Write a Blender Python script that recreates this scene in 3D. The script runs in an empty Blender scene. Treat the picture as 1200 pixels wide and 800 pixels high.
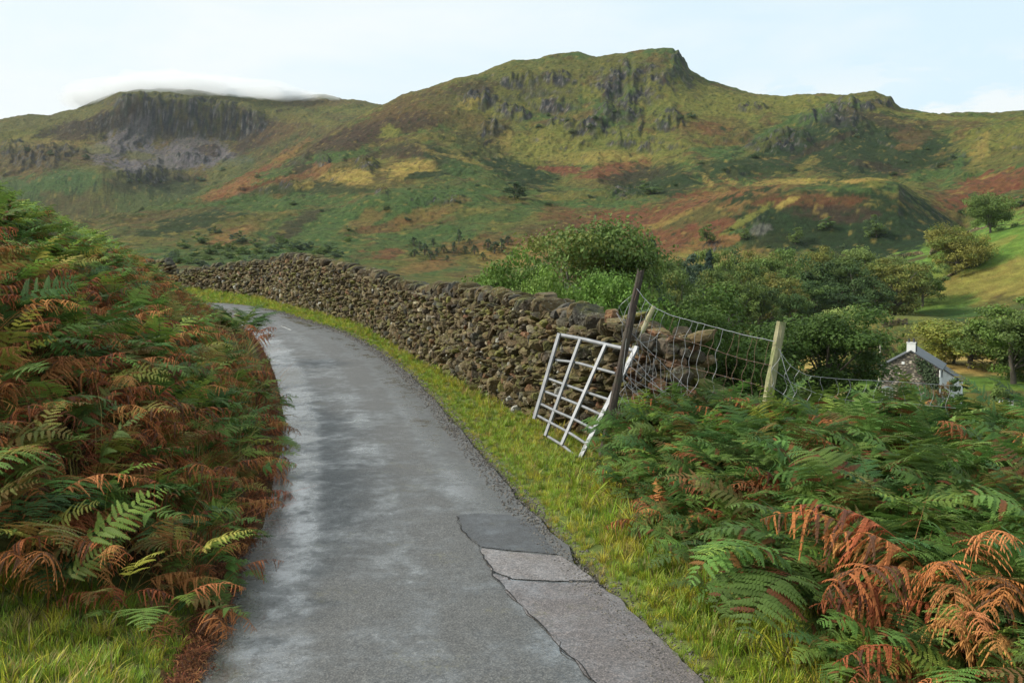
import bpy, bmesh, math, random
import numpy as np
from mathutils import Vector, Euler, Matrix
rng = np.random.default_rng(7); random.seed(7)
SC = bpy.context.scene
COL = bpy.data.collections.new("scene_things"); SC.collection.children.link(COL)
PROTO = bpy.data.collections.new("protos")      # shapes that geometry nodes instance; not linked to the scene
F = 1200.0; TH = math.atan(90/1200); CS, SN = math.cos(TH), math.sin(TH); EYE = 2.1

# ------------------------------------------------------------------ helpers
def ray(u, v):
    b = (400-np.asarray(v, float))/F; y = CS+b*SN
    return ((np.asarray(u, float)-600)/F)/y, (-SN+b*CS)/y
def proj(x, y, z):
    d = y*CS-(z-EYE)*SN; d = np.where(np.abs(d) < 1e-3, 1e-3, d)
    return 600+F*x/d, 400-F*(y*SN+(z-EYE)*CS)/d
def _h(ix, iy, s):
    h = (ix.astype(np.int64)*374761393+iy.astype(np.int64)*668265263+s*974634777) & 0xffffffff
    h = ((h ^ (h >> 13))*1274126177) & 0xffffffff
    h = ((h ^ (h >> 16))*2246822519) & 0xffffffff
    return (h ^ (h >> 15)) & 0xffffffff
def gn(x, y, s=0):
    x = np.asarray(x, float); y = np.asarray(y, float)
    ix = np.floor(x); iy = np.floor(y); fx = x-ix; fy = y-iy
    ux = fx*fx*fx*(fx*(fx*6-15)+10); uy = fy*fy*fy*(fy*(fy*6-15)+10)
    def g(ax, ay):
        a = _h(ix+ax, iy+ay, s)*(2*math.pi/4294967296.0)
        return np.cos(a)*(fx-ax)+np.sin(a)*(fy-ay)
    a = g(0, 0); b = g(1, 0); c = g(0, 1); d = g(1, 1)
    return (a+(b-a)*ux)*(1-uy)+(c+(d-c)*ux)*uy
def fbm(x, y, s=0, o=4, r=.5):
    t = 0; a = 1; n = 0
    for k in range(o):
        t = t+a*gn(x*2**k, y*2**k, s+k*17); n += a; a *= r
    return t/n*1.6
def ridged(x, y, s=0, o=4, r=.5):
    t = 0; a = 1; n = 0
    for k in range(o):
        t = t+a*(1-2.2*np.abs(gn(x*2**k, y*2**k, s+k*31))); n += a; a *= r
    return t/n
def sstep(a, b, x):
    t = np.clip((np.asarray(x, float)-a)/(b-a), 0, 1); return t*t*(3-2*t)
def mesh_np(name, V, faces, mats=(), cols=None, midx=None, smooth=False, attrs=None):
    """V (n,3); faces = list of (m,k) int arrays"""
    me = bpy.data.meshes.new(name); V = np.asarray(V, np.float32)
    faces = [np.asarray(f, np.int32) for f in faces if len(f)]
    loops = np.concatenate([f.ravel() for f in faces]); tot = np.concatenate([np.full(len(f), f.shape[1], np.int32) for f in faces])
    st = np.concatenate([[0], np.cumsum(tot)[:-1]]).astype(np.int32)
    me.vertices.add(len(V)); me.vertices.foreach_set("co", V.ravel())
    me.loops.add(len(loops)); me.loops.foreach_set("vertex_index", loops.astype(np.int32))
    me.polygons.add(len(tot)); me.polygons.foreach_set("loop_start", st)
    for m in mats: me.materials.append(m)
    if midx is not None: me.polygons.foreach_set("material_index", np.asarray(midx, np.int32))
    me.polygons.foreach_set("use_smooth", np.full(len(tot), smooth))
    me.update(calc_edges=True)
    if cols is not None:
        c = np.ones((len(V), 4), np.float32); c[:, :3] = cols
        me.color_attributes.new("Col", 'FLOAT_COLOR', 'POINT').data.foreach_set("color", c.ravel())
    for k, a in (attrs or {}).items():
        me.attributes.new(k, 'FLOAT', 'POINT').data.foreach_set("value", np.asarray(a, np.float32))
    me.validate(); return me
def tag(o, label=None, cat=None, group=None, kind=None):
    for k, v in (("label", label), ("category", cat), ("group", group), ("kind", kind)):
        if v: o[k] = v
    return o
def link(name, me, parent=None, loc=(0, 0, 0), **kw):
    o = bpy.data.objects.new(name, me); COL.objects.link(o); o.location = loc
    if parent is not None: o.parent = parent
    return tag(o, **kw)
def empty(name, loc, rz=0, **kw):
    o = bpy.data.objects.new(name, None); COL.objects.link(o); o.location = loc; o.rotation_euler = (0, 0, rz)
    o.empty_display_size = .2
    return tag(o, **kw)
class MB:
    """collects shapes with numpy, in one mesh"""
    def __init__(s): s.V = []; s.F = {3: [], 4: []}; s.C = []; s.n = 0
    def add(s, V, f, c=None):
        V = np.asarray(V, float); f = np.asarray(f); s.V.append(V); s.F[f.shape[1]].append(f+s.n)
        s.C.append(np.broadcast_to(np.asarray((1, 1, 1) if c is None else c, float), (len(V), 3))); s.n += len(V); return s
    def box(s, c, d, rz=0, col=None, taper=1.0, M=None):
        x, y, z = np.array(d)/2
        V = np.array([[a*x, b*y, e*z] for e in (-1, 1) for a, b in ((-1, -1), (1, -1), (1, 1), (-1, 1))], float)
        V[4:, :2] *= taper
        if M is not None: V = V @ np.array(M).T
        q = math.cos(rz), math.sin(rz); V = np.stack([V[:, 0]*q[0]-V[:, 1]*q[1], V[:, 0]*q[1]+V[:, 1]*q[0], V[:, 2]], 1)+np.array(c)
        return s.add(V, [[0, 3, 2, 1], [4, 5, 6, 7], [0, 1, 5, 4], [1, 2, 6, 5], [2, 3, 7, 6], [3, 0, 4, 7]], col)
    def tube(s, P, r, n=6, col=None, cap=True):
        P = np.asarray(P, float); m = len(P); r = np.broadcast_to(np.asarray(r, float), (m,))
        T = np.gradient(P, axis=0); T /= np.linalg.norm(T, axis=1)[:, None]+1e-9
        ref = np.array([0, 0, 1.]) if abs(T[0][2]) < .9 else np.array([1., 0, 0])
        A = np.cross(T, ref); A /= np.linalg.norm(A, axis=1)[:, None]+1e-9; B = np.cross(T, A)
        an = np.arange(n)*2*math.pi/n
        V = (P[:, None]+r[:, None, None]*(np.cos(an)[None, :, None]*A[:, None]+np.sin(an)[None, :, None]*B[:, None])).reshape(-1, 3)
        i = np.arange(m-1)[:, None]*n; j = np.arange(n)[None]; k = (j+1) % n
        f = np.stack([i+j, i+k, i+n+k, i+n+j], -1).reshape(-1, 4)
        s.add(V, f, col)
        if cap:
            for b, flip in ((0, 1), ((m-1)*n, 0)):
                cen = P[0] if b == 0 else P[-1]; ring = V[b:b+n]
                t = np.array([[0, 1+(a+1) % n, 1+a] if flip == 0 else [0, 1+a, 1+(a+1) % n] for a in range(n)])
                s.add(np.vstack([[cen], ring]), t[:, ::-1], col)
        return s
    def build(s, name, mats=(), smooth=False):
        fs = [np.concatenate(f) for f in s.F.values() if f]
        return mesh_np(name, np.concatenate(s.V), fs, mats, np.concatenate(s.C), smooth=smooth)

# ------------------------------------------------------------------ materials
def newmat(name):
    m = bpy.data.materials.new(name); m.use_nodes = True; nt = m.node_tree; nt.nodes.clear()
    out = nt.nodes.new('ShaderNodeOutputMaterial'); b = nt.nodes.new('ShaderNodeBsdfPrincipled')
    nt.links.new(b.outputs[0], out.inputs[0]); return m, nt, b, out
def N(nt, t, **kw):
    n = nt.nodes.new(t)
    for k, v in kw.items():
        if k in ('operation', 'blend_type', 'data_type', 'attribute_name', 'attribute_type', 'feature', 'noise_dimensions', 'distance', 'normalize'): setattr(n, k, v)
        else: n.inputs[k].default_value = v
    return n
def L(nt, a, b): nt.links.new(a, b)
def noise(nt, vec, scale, detail=4, rough=.6, dist=0.):
    n = N(nt, 'ShaderNodeTexNoise', Scale=scale, Detail=detail, Roughness=rough, Distortion=dist)
    if vec is not None: L(nt, vec, n.inputs['Vector'])
    return n.outputs['Fac']
def mapr(nt, x, a, b, c, d):
    n = N(nt, 'ShaderNodeMapRange'); L(nt, x, n.inputs[0])
    for i, v in enumerate((a, b, c, d)): n.inputs[i+1].default_value = v
    return n.outputs[0]
def math_(nt, op, a, b):
    n = N(nt, 'ShaderNodeMath', operation=op)
    for i, x in enumerate((a, b)):
        if hasattr(x, 'links'): L(nt, x, n.inputs[i])
        else: n.inputs[i].default_value = x
    return n.outputs[0]
def mixc(nt, fac, a, b, mode='MIX'):
    n = nt.nodes.new('ShaderNodeMix'); n.data_type = 'RGBA'; n.blend_type = mode
    for i, x in ((0, fac), (6, a), (7, b)):
        if hasattr(x, 'links'): L(nt, x, n.inputs[i])
        else: n.inputs[i].default_value = x if i == 0 else (*x, 1) if len(x) == 3 else x
    return n.outputs[2]
def bump(nt, bs, h, strength, dist):
    n = N(nt, 'ShaderNodeBump', Strength=strength, Distance=dist); L(nt, h, n.inputs['Height']); L(nt, n.outputs[0], bs.inputs['Normal']); return n
def vscale(nt, sc):   # scale a colour by a float socket
    n = nt.nodes.new('ShaderNodeCombineColor')
    for i in range(3): L(nt, sc, n.inputs[i])
    return n.outputs[0]
def geo(nt): return nt.nodes.new('ShaderNodeNewGeometry').outputs['Position']
def objc(nt): return nt.nodes.new('ShaderNodeTexCoord').outputs['Object']
def attr(nt, name='Col'):
    return N(nt, 'ShaderNodeAttribute', attribute_name=name)
def simple_mat(name, col, rough=.7, var=.25, scale=6, bmp=.3, metal=0., spec=.4, attrcol=False, bscale=None, bdist=.01):
    m, nt, b, o = newmat(name); p = objc(nt)
    n1 = noise(nt, p, scale, 6, .65); k = mapr(nt, n1, .25, .75, 1-var, 1+var)
    base = attr(nt).outputs['Color'] if attrcol else None
    if attrcol: c = mixc(nt, 1., base, vscale(nt, k), 'MULTIPLY'); c = mixc(nt, 1., c, col, 'MULTIPLY')
    else: c = mixc(nt, 1., (*col,), vscale(nt, k), 'MULTIPLY')
    L(nt, c, b.inputs['Base Color']); b.inputs['Roughness'].default_value = rough; b.inputs['Metallic'].default_value = metal
    b.inputs['Specular IOR Level'].default_value = spec
    if bmp: bump(nt, b, noise(nt, p, bscale or scale*3, 5, .7), bmp, bdist)
    return m
def leaf_mat(name, rough=.5, trans=.3, varv=.35, hue=.03, spec=.3):
    """foliage: vertex colour times a random value for every instance, partly translucent"""
    m, nt, b, out = newmat(name)
    oi = nt.nodes.new('ShaderNodeObjectInfo'); r = oi.outputs['Random']
    k = mapr(nt, r, 0, 1, 1-varv, 1+varv)
    c = mixc(nt, 1., attr(nt).outputs['Color'], vscale(nt, k), 'MULTIPLY')
    hs = nt.nodes.new('ShaderNodeHueSaturation'); L(nt, c, hs.inputs['Color'])
    r2 = math_(nt, 'FRACT', math_(nt, 'MULTIPLY', r, 17.3), 0.); L(nt, mapr(nt, r2, 0, 1, .5-hue, .5+hue), hs.inputs['Hue'])
    c = hs.outputs[0]
    L(nt, c, b.inputs['Base Color']); b.inputs['Roughness'].default_value = rough; b.inputs['Specular IOR Level'].default_value = spec
    t = nt.nodes.new('ShaderNodeBsdfTranslucent'); L(nt, c, t.inputs[0])
    mx = nt.nodes.new('ShaderNodeMixShader'); mx.inputs[0].default_value = trans
    L(nt, b.outputs[0], mx.inputs[1]); L(nt, t.outputs[0], mx.inputs[2]); L(nt, mx.outputs[0], out.inputs[0])
    return m

# ------------------------------------------------------------------ plan of the lane and the wall
def zroad(R): return np.interp(R, [0, 14, 20, 27, 34, 40, 60], [0, 0, .12, .42, .6, .64, .66])
def hit_plane(u, v):           # pixel of the survey photo -> point on the lane's smooth surface
    ax, e = ray(u, v); R = 5.
    for _ in range(60): R = R*.5+.5*(zroad(R)-EYE)/min(e, -1e-3)
    return ax*R, R
def smooth_poly(P, n=120):
    P = np.asarray(P, float); t = np.concatenate([[0], np.cumsum(np.linalg.norm(np.diff(P, axis=0), axis=1))])
    tt = np.linspace(0, t[-1], n); Q = np.stack([np.interp(tt, t, P[:, 0]), np.interp(tt, t, P[:, 1])], 1)
    k = np.array([1, 4, 6, 4, 1.])/16
    for _ in range(6):
        E = np.pad(Q, ((2, 2), (0, 0)), 'edge'); Q2 = sum(k[i]*E[i:i+len(Q)] for i in range(5)); Q2[0] = Q[0]; Q2[-1] = Q[-1]; Q = Q2
    return Q
right_px = [(825, 800), (765, 750), (715, 700), (665, 650), (625, 600), (585, 560), (553, 520), (535, 500), (510, 470), (492, 450), (468, 430), (442, 410), (415, 395), (388, 385), (355, 375), (325, 365), (290, 358), (262, 355)]
RE = [(2.6, -30), (1.6, 0), (1.2, 3)]+[hit_plane(*p) for p in right_px]+[(-16, 41.3), (-26, 43.5), (-48, 47)]
left_px = [(228, 800), (240, 740), (260, 700), (284, 640), (296, 600), (308, 560), (318, 520), (321, 490), (318, 450), (310, 420), (296, 398)]
LE = [(-.6, -30), (-1.3, 0), (-1.45, 3)]+[hit_plane(*p) for p in left_px]+[(-9.6, 34), (-12.6, 37.4), (-17, 38.8), (-26, 40.8), (-48, 44)]
RE = smooth_poly(RE, 260); LE = smooth_poly(LE, 260)
WALL = [(-45, 56), (-25, 50), (-16, 47), (-12.1, 43), (-9.4, 40), (-6.9, 34.3), (-3.9, 28.2), (-1.17, 19.7), (.3, 14.6), (1.05, 12.4), (1.95, 11.3)]
WP = smooth_poly(WALL, 400)
FEN = np.array([(1.95, 11.3), (2.6, 10.2), (4.5, 9.9), (9, 9.8), (40, 6)])
def sdist(px, py, P):
    """signed distance to polyline P, positive on the right hand of its direction"""
    px = np.asarray(px, float); py = np.asarray(py, float); best = np.full(px.shape, 1e9); sg = np.ones(px.shape)
    for a, b in zip(P[:-1], P[1:]):
        d = b-a; l2 = d@d+1e-12
        t = np.clip(((px-a[0])*d[0]+(py-a[1])*d[1])/l2, 0, 1)
        ex = px-a[0]-t*d[0]; ey = py-a[1]-t*d[1]; r = ex*ex+ey*ey
        m = r < best; best = np.where(m, r, best); sg = np.where(m, np.sign(d[1]*ex-d[0]*ey), sg)
    return np.sqrt(best)*sg
LE4, RE4 = LE[::4], RE[::4]; WQ = np.vstack([WP[::10], FEN[1:]])[::-1]
def softplus(x, k): return np.where(x*k > 30, x, np.log1p(np.exp(np.clip(x*k, -40, 30)))/k)
def znear(x, y):
    x = np.asarray(x, float); y = np.asarray(y, float); R = np.hypot(x, y)
    dl = -sdist(x, y, LE4); dr = sdist(x, y, RE4); q = sdist(x, y, WQ)
    z = zroad(R)
    off = np.interp(y, [4, 5.6, 6.6, 8], [2.2, 1.4, .7, .1])
    d = dl-off
    bank = .655*softplus(d, 4)-.32*softplus(d-5.0, 1.2)-.2*softplus(d-8.5, .8)-.08*softplus(d-16, .5)
    bank = bank*np.interp(y, [-10, 2, 5], [0.2, .6, 1])*np.interp(R, [15, 26, 34, 42], [1, .72, .5, .3])
    z = z+np.where(dl > -.5, bank, 0)
    z = z+.13*np.clip(dr-.3, 0, 3)*sstep(26, 40, R)*(q < 3)
    qq = softplus(q-.9, 3); z = z-13.5*(1-np.exp(-.42*qq/13.5))
    out = (dl > .1) | (dr > .1)
    off_road = np.clip(np.maximum(dl, dr)/.5, 0, 1)
    z = z+off_road*(.05*fbm(x*.9, y*.9, 3, 4)+.03)*np.clip(12/np.maximum(R, 1), .3, 1.5)
    z = z-.045*np.clip(1-np.maximum(np.maximum(dl, dr), -9)/.12, 0, 1)      # bed under the lane
    return z

# ------------------------------------------------------------------ terrain (knots along each bearing, in metres)
PTS = {   # distance : (u, v) survey of each height line
 275: [(-300, 380), (300, 380), (600, 388), (860, 393), (900, 388), (950, 378), (1000, 367), (1060, 370), (1100, 372), (1200, 380), (1400, 385)],
 310: [(-300, 360), (300, 352), (600, 366), (860, 374), (960, 377), (1060, 376), (1120, 374), (1200, 366), (1400, 355)],
 430: [(-300, 330), (0, 325), (300, 316), (500, 326), (700, 332), (900, 330), (1000, 322), (1050, 306), (1090, 296), (1130, 284), (1160, 272), (1200, 263), (1300, 240), (1500, 230)],
 465: [(-300, 330), (0, 325), (300, 313), (500, 322), (700, 326), (900, 326), (1000, 322), (1050, 310), (1090, 304), (1130, 292), (1160, 280), (1200, 270), (1300, 250), (1500, 240)],
 530: [(-300, 325), (0, 315), (200, 306), (300, 302), (450, 303), (600, 310), (700, 306), (820, 304), (900, 300), (1050, 297), (1130, 284), (1160, 272), (1200, 258), (1500, 230)],
 640: [(-300, 310), (0, 292), (200, 276), (300, 273), (400, 272), (500, 271), (560, 262), (600, 262), (640, 262), (700, 268), (760, 262), (800, 247), (860, 229), (880, 224), (905, 222), (930, 216), (960, 217), (1000, 213), (1020, 210), (1040, 212), (1052, 215), (1075, 233), (1100, 250), (1130, 272), (1160, 262), (1200, 248), (1500, 215)],
 700: [(-300, 300), (0, 286), (200, 264), (300, 252), (400, 246), (470, 232), (500, 236), (560, 240), (600, 246), (660, 250), (700, 250), (760, 240), (800, 238), (860, 234), (905, 232), (960, 230), (1020, 226), (1060, 224), (1100, 236), (1130, 242), (1160, 240), (1200, 228), (1500, 200)],
 850: [(-300, 290), (0, 276), (160, 256), (230, 245), (300, 240), (380, 222), (430, 206), (500, 203), (560, 205), (600, 214), (660, 220), (700, 214), (740, 222), (800, 205), (900, 206), (1000, 206), (1100, 212), (1130, 205), (1160, 196), (1200, 186), (1500, 170)],
 1000: [(-300, 285), (0, 275), (160, 254), (220, 240), (260, 228), (300, 214), (350, 196), (400, 184), (440, 184), (500, 176), (560, 180), (600, 186), (650, 190), (700, 180), (760, 184), (800, 172), (860, 180), (920, 170), (1000, 168), (1060, 172), (1110, 170), (1150, 160), (1200, 152), (1500, 145)],
 1100: [(-300, 285), (0, 275), (160, 254), (220, 237), (260, 220), (300, 205), (350, 184), (400, 164), (440, 150), (500, 140), (560, 142), (600, 146), (650, 140), (700, 130), (740, 132), (780, 128), (830, 136), (880, 140), (940, 138), (1000, 136), (1060, 146), (1110, 146), (1150, 143), (1200, 140), (1500, 135)],
 1250: [(-300, 285), (0, 275), (160, 255), (220, 236), (260, 217), (300, 200), (350, 177), (400, 152), (420, 140), (440, 128), (470, 116), (500, 105), (530, 95), (570, 84), (600, 75), (620, 74), (650, 66), (680, 64), (700, 68), (730, 66), (760, 60), (778, 58), (789, 59), (797, 70), (810, 84), (830, 96), (850, 103), (880, 110), (920, 113), (960, 112), (1000, 113), (1025, 111), (1038, 117), (1055, 127), (1080, 132), (1100, 136), (1140, 135), (1200, 132), (1500, 125)],
 1420: [(-300, 290), (0, 280), (160, 262), (260, 245), (350, 215), (440, 160), (500, 135), (600, 110), (780, 95), (900, 130), (1040, 140), (1200, 145), (1500, 140)],
 1650: [(-300, 230), (0, 216), (60, 205), (120, 202), (150, 212), (200, 228), (250, 230), (300, 220), (350, 198), (400, 176), (440, 158), (600, 160), (1500, 160)],
 1850: [(-300, 190), (0, 178), (100, 184), (140, 188), (200, 194), (260, 190), (300, 178), (340, 165), (400, 148), (440, 140), (600, 150), (1500, 155)],
 1950: [(-300, 175), (0, 168), (60, 163), (100, 158), (140, 156), (180, 162), (240, 165), (280, 164), (320, 150), (360, 140), (400, 135), (440, 133), (600, 145), (1500, 150)],
 1985: [(-300, 165), (0, 156), (60, 150), (110, 140), (143, 122), (160, 117), (220, 120), (240, 128), (290, 129), (310, 136), (340, 136), (400, 130), (440, 130), (600, 145), (1500, 150)],
 2200: [(-300, 148), (0, 142), (30, 139), (60, 138), (90, 131), (115, 120), (140, 111), (200, 108), (240, 110), (280, 116), (330, 117), (360, 114), (380, 114), (400, 118), (430, 123), (460, 130), (600, 145), (1500, 150)],
}
RK = [60., 130., 240.]+[float(k) for k in PTS]+[2600., 4500., 9000.]
def knots(phi):
    cols = []
    for R in (60.,): cols.append(znear(R*np.sin(phi), R*np.cos(phi)))
    un = 600+F*np.tan(np.clip(phi, -1.2, 1.2))
    cols.append(np.interp(un, [-300, 300, 600, 800, 1200], [-8, -13, -13, -16, -17.]))
    cols.append(np.interp(un, [-300, 300, 600, 800, 1200], [-12, -16, -15, -17, -17.]))
    for R, pl in PTS.items():
        pl = np.array(pl, float); ax, e = ray(pl[:, 0], pl[:, 1]); ph = np.arctan(ax); e = e*np.cos(ph)
        z = EYE+R*np.interp(phi, ph, e)
        w = sstep(1.0, 1.6, np.abs(phi)); cols.append(z*(1-w)+(-10.)*w)
    last = cols[-1]; cols += [np.minimum(last*.75, last), np.full_like(last, 60.), np.full_like(last, 0.)]
    return np.stack(cols, 0)
def pchip(phi, R):
    """R (rows), phi (cols) -> z rows x cols"""
    Z = knots(phi); X = np.array(RK); h = np.diff(X)[:, None]; dl = np.diff(Z, axis=0)/h
    m = np.zeros_like(Z); a, b = dl[:-1], dl[1:]; same = a*b > 0
    m[1:-1] = np.where(same, 2*a*b/np.where(same, a+b, 1), 0); m[0] = dl[0]; m[-1] = dl[-1]
    k = np.clip(np.searchsorted(X, R, side='right')-1, 0, len(X)-2); H = h[k, 0]; t = ((R-X[k])/H)[:, None]; H = H[:, None]
    return (2*t**3-3*t**2+1)*Z[k]+(t**3-2*t**2+t)*H*m[k]+(-2*t**3+3*t**2)*Z[k+1]+(t**3-t**2)*H*m[k+1]

CRAGS = [  # u, v, ru, rv : rock faces on the hillsides (as surveyed)
 (735, 100, 34, 26), (752, 92, 26, 14), (725, 132, 26, 12), (655, 94, 18, 8), (610, 98, 24, 8), (655, 124, 22, 8), (600, 136, 24, 9), (680, 150, 44, 7), (785, 145, 16, 10), (800, 70, 12, 8),
 (560, 118, 18, 10), (575, 155, 16, 8), (975, 140, 34, 11), (925, 165, 30, 11), (1035, 122, 10, 4), (880, 130, 16, 5), (730, 165, 16, 8), (905, 175, 26, 8),
 (165, 122, 26, 10), (205, 135, 44, 18), (262, 146, 44, 16), (240, 128, 40, 10), (20, 178, 22, 9), (70, 180, 34, 6), (45, 192, 30, 8), (180, 208, 40, 7), (215, 190, 30, 5),
 (895, 268, 14, 18), (838, 290, 14, 8), (1000, 125, 24, 8), (530, 236, 14, 6), (448, 228, 8, 5), (340, 222, 10, 6), (380, 192, 8, 5), (430, 196, 12, 8), (765, 178, 16, 4), (730, 232, 24, 4), (500, 236, 30, 5)]
def patchw(u, v, cu, cv, ru, rv, ang=0, soft=.35, n=None):
    a = math.radians(ang); du = u-cu; dv = v-cv; x = (du*math.cos(a)+dv*math.sin(a))/ru; y = (-du*math.sin(a)+dv*math.cos(a))/rv
    d = np.sqrt(x*x+y*y)
    if n is not None: d = d+n
    return 1-sstep(1-soft, 1+soft, d)
def relief(X, Y, Z0, phi, R):
    """adds folds, gullies and crags to the smooth heights"""
    u, v = proj(X, Y, Z0)
    far = sstep(60, 130, R)
    z = Z0+far*np.interp(R, [60, 200, 430, 520, 900, 1300, 2600], [.3, .5, .8, 2.4, 7, 5, 8])*fbm(X/55, Y/55, 11, 5, .55)
    g = ridged(phi*R/48+fbm(X/110, Y/110, 5, 3)*1.3, R/115, 23, 4, .5)     # gullies that run downhill
    amp = np.interp(R, [450, 560, 760, 1000, 1180, 1250, 1500, 1700, 2000, 2200, 2600], [0, 1.2, 5, 9, 6, 2, 3, 9, 8, 3, 3])
    z = z+amp*(g-.35)
    cm = np.zeros_like(u)
    w = .3*fbm(X/25, Y/25, 77, 3)
    for cu, cv, ru, rv in CRAGS: cm = np.maximum(cm, patchw(u, v, cu, cv, ru, rv, 0, .4, w))
    cm = cm*(R > 480)
    s = np.interp(R, [480, 700, 1000, 2000], [.14, .25, .72, 1.3])
    z = z+sstep(440, 520, R)*(.9*fbm(X/9, Y/9, 141, 3, .6)+.45*np.abs(gn(X/5, Y/5, 145)))
    r1 = ridged(phi*R/(15*s), R/(60*s), 41, 4, .6); r2 = ridged(X/(26*s), Y/(26*s), 91, 4, .6)
    z = z+cm*s*(11*(r2-.3)+8*(r1-.3))
    return z, cm
HAZE = True; DEN = True; EXPO = 0.5
# ------------------------------------------------------------------ ground lookup
def zat(x, y):
    x = np.atleast_1d(np.asarray(x, float)); y = np.atleast_1d(np.asarray(y, float))
    R = np.hypot(x, y); out = np.zeros_like(R); nr = R < 60
    if nr.any(): out[nr] = znear(x[nr], y[nr])
    fr = ~nr
    if fr.any():
        phi = np.arctan2(x[fr], y[fr]); Rf = R[fr]; z0 = np.empty_like(Rf)
        Z = knots(phi); X = np.array(RK); h = np.diff(X)[:, None]; dl = np.diff(Z, axis=0)/h
        m = np.zeros_like(Z); a, b = dl[:-1], dl[1:]; same = a*b > 0
        m[1:-1] = np.where(same, 2*a*b/np.where(same, a+b, 1), 0); m[0] = dl[0]; m[-1] = dl[-1]
        k = np.clip(np.searchsorted(X, Rf, side='right')-1, 0, len(X)-2); H = h[k, 0]; t = (Rf-X[k])/H; i = np.arange(len(Rf))
        z0 = (2*t**3-3*t**2+1)*Z[k, i]+(t**3-2*t**2+t)*H*m[k, i]+(-2*t**3+3*t**2)*Z[k+1, i]+(t**3-t**2)*H*m[k+1, i]
        out[fr] = relief(x[fr], y[fr], z0, phi, Rf)[0]
    return out
_RM = np.concatenate([np.linspace(4, 60, 500), np.linspace(60.2, 600, 1400), np.linspace(601, 2300, 1500)])
def hit(u, v, rmin=4.):
    ax, e = ray(u, v); Y = _RM; X = ax*Y; Z = EYE+e*Y; m = np.hypot(X, Y) >= rmin
    d = Z[m]-zat(X[m], Y[m]); k = np.argmax(d < 0) if (d < 0).any() else len(d)-1
    if k == 0: k = 1
    t = d[k-1]/(d[k-1]-d[k]+1e-9); t = min(max(t, 0), 1); Ym = Y[m]; y = Ym[k-1]+t*(Ym[k]-Ym[k-1])
    return np.array([ax*y, y, zat(ax*y, y)[0]])
def at(u, v, D):               # point at depth D (metres along +Y)
    ax, e = ray(u, v); return np.array([ax*D, D, EYE+e*D])

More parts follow.
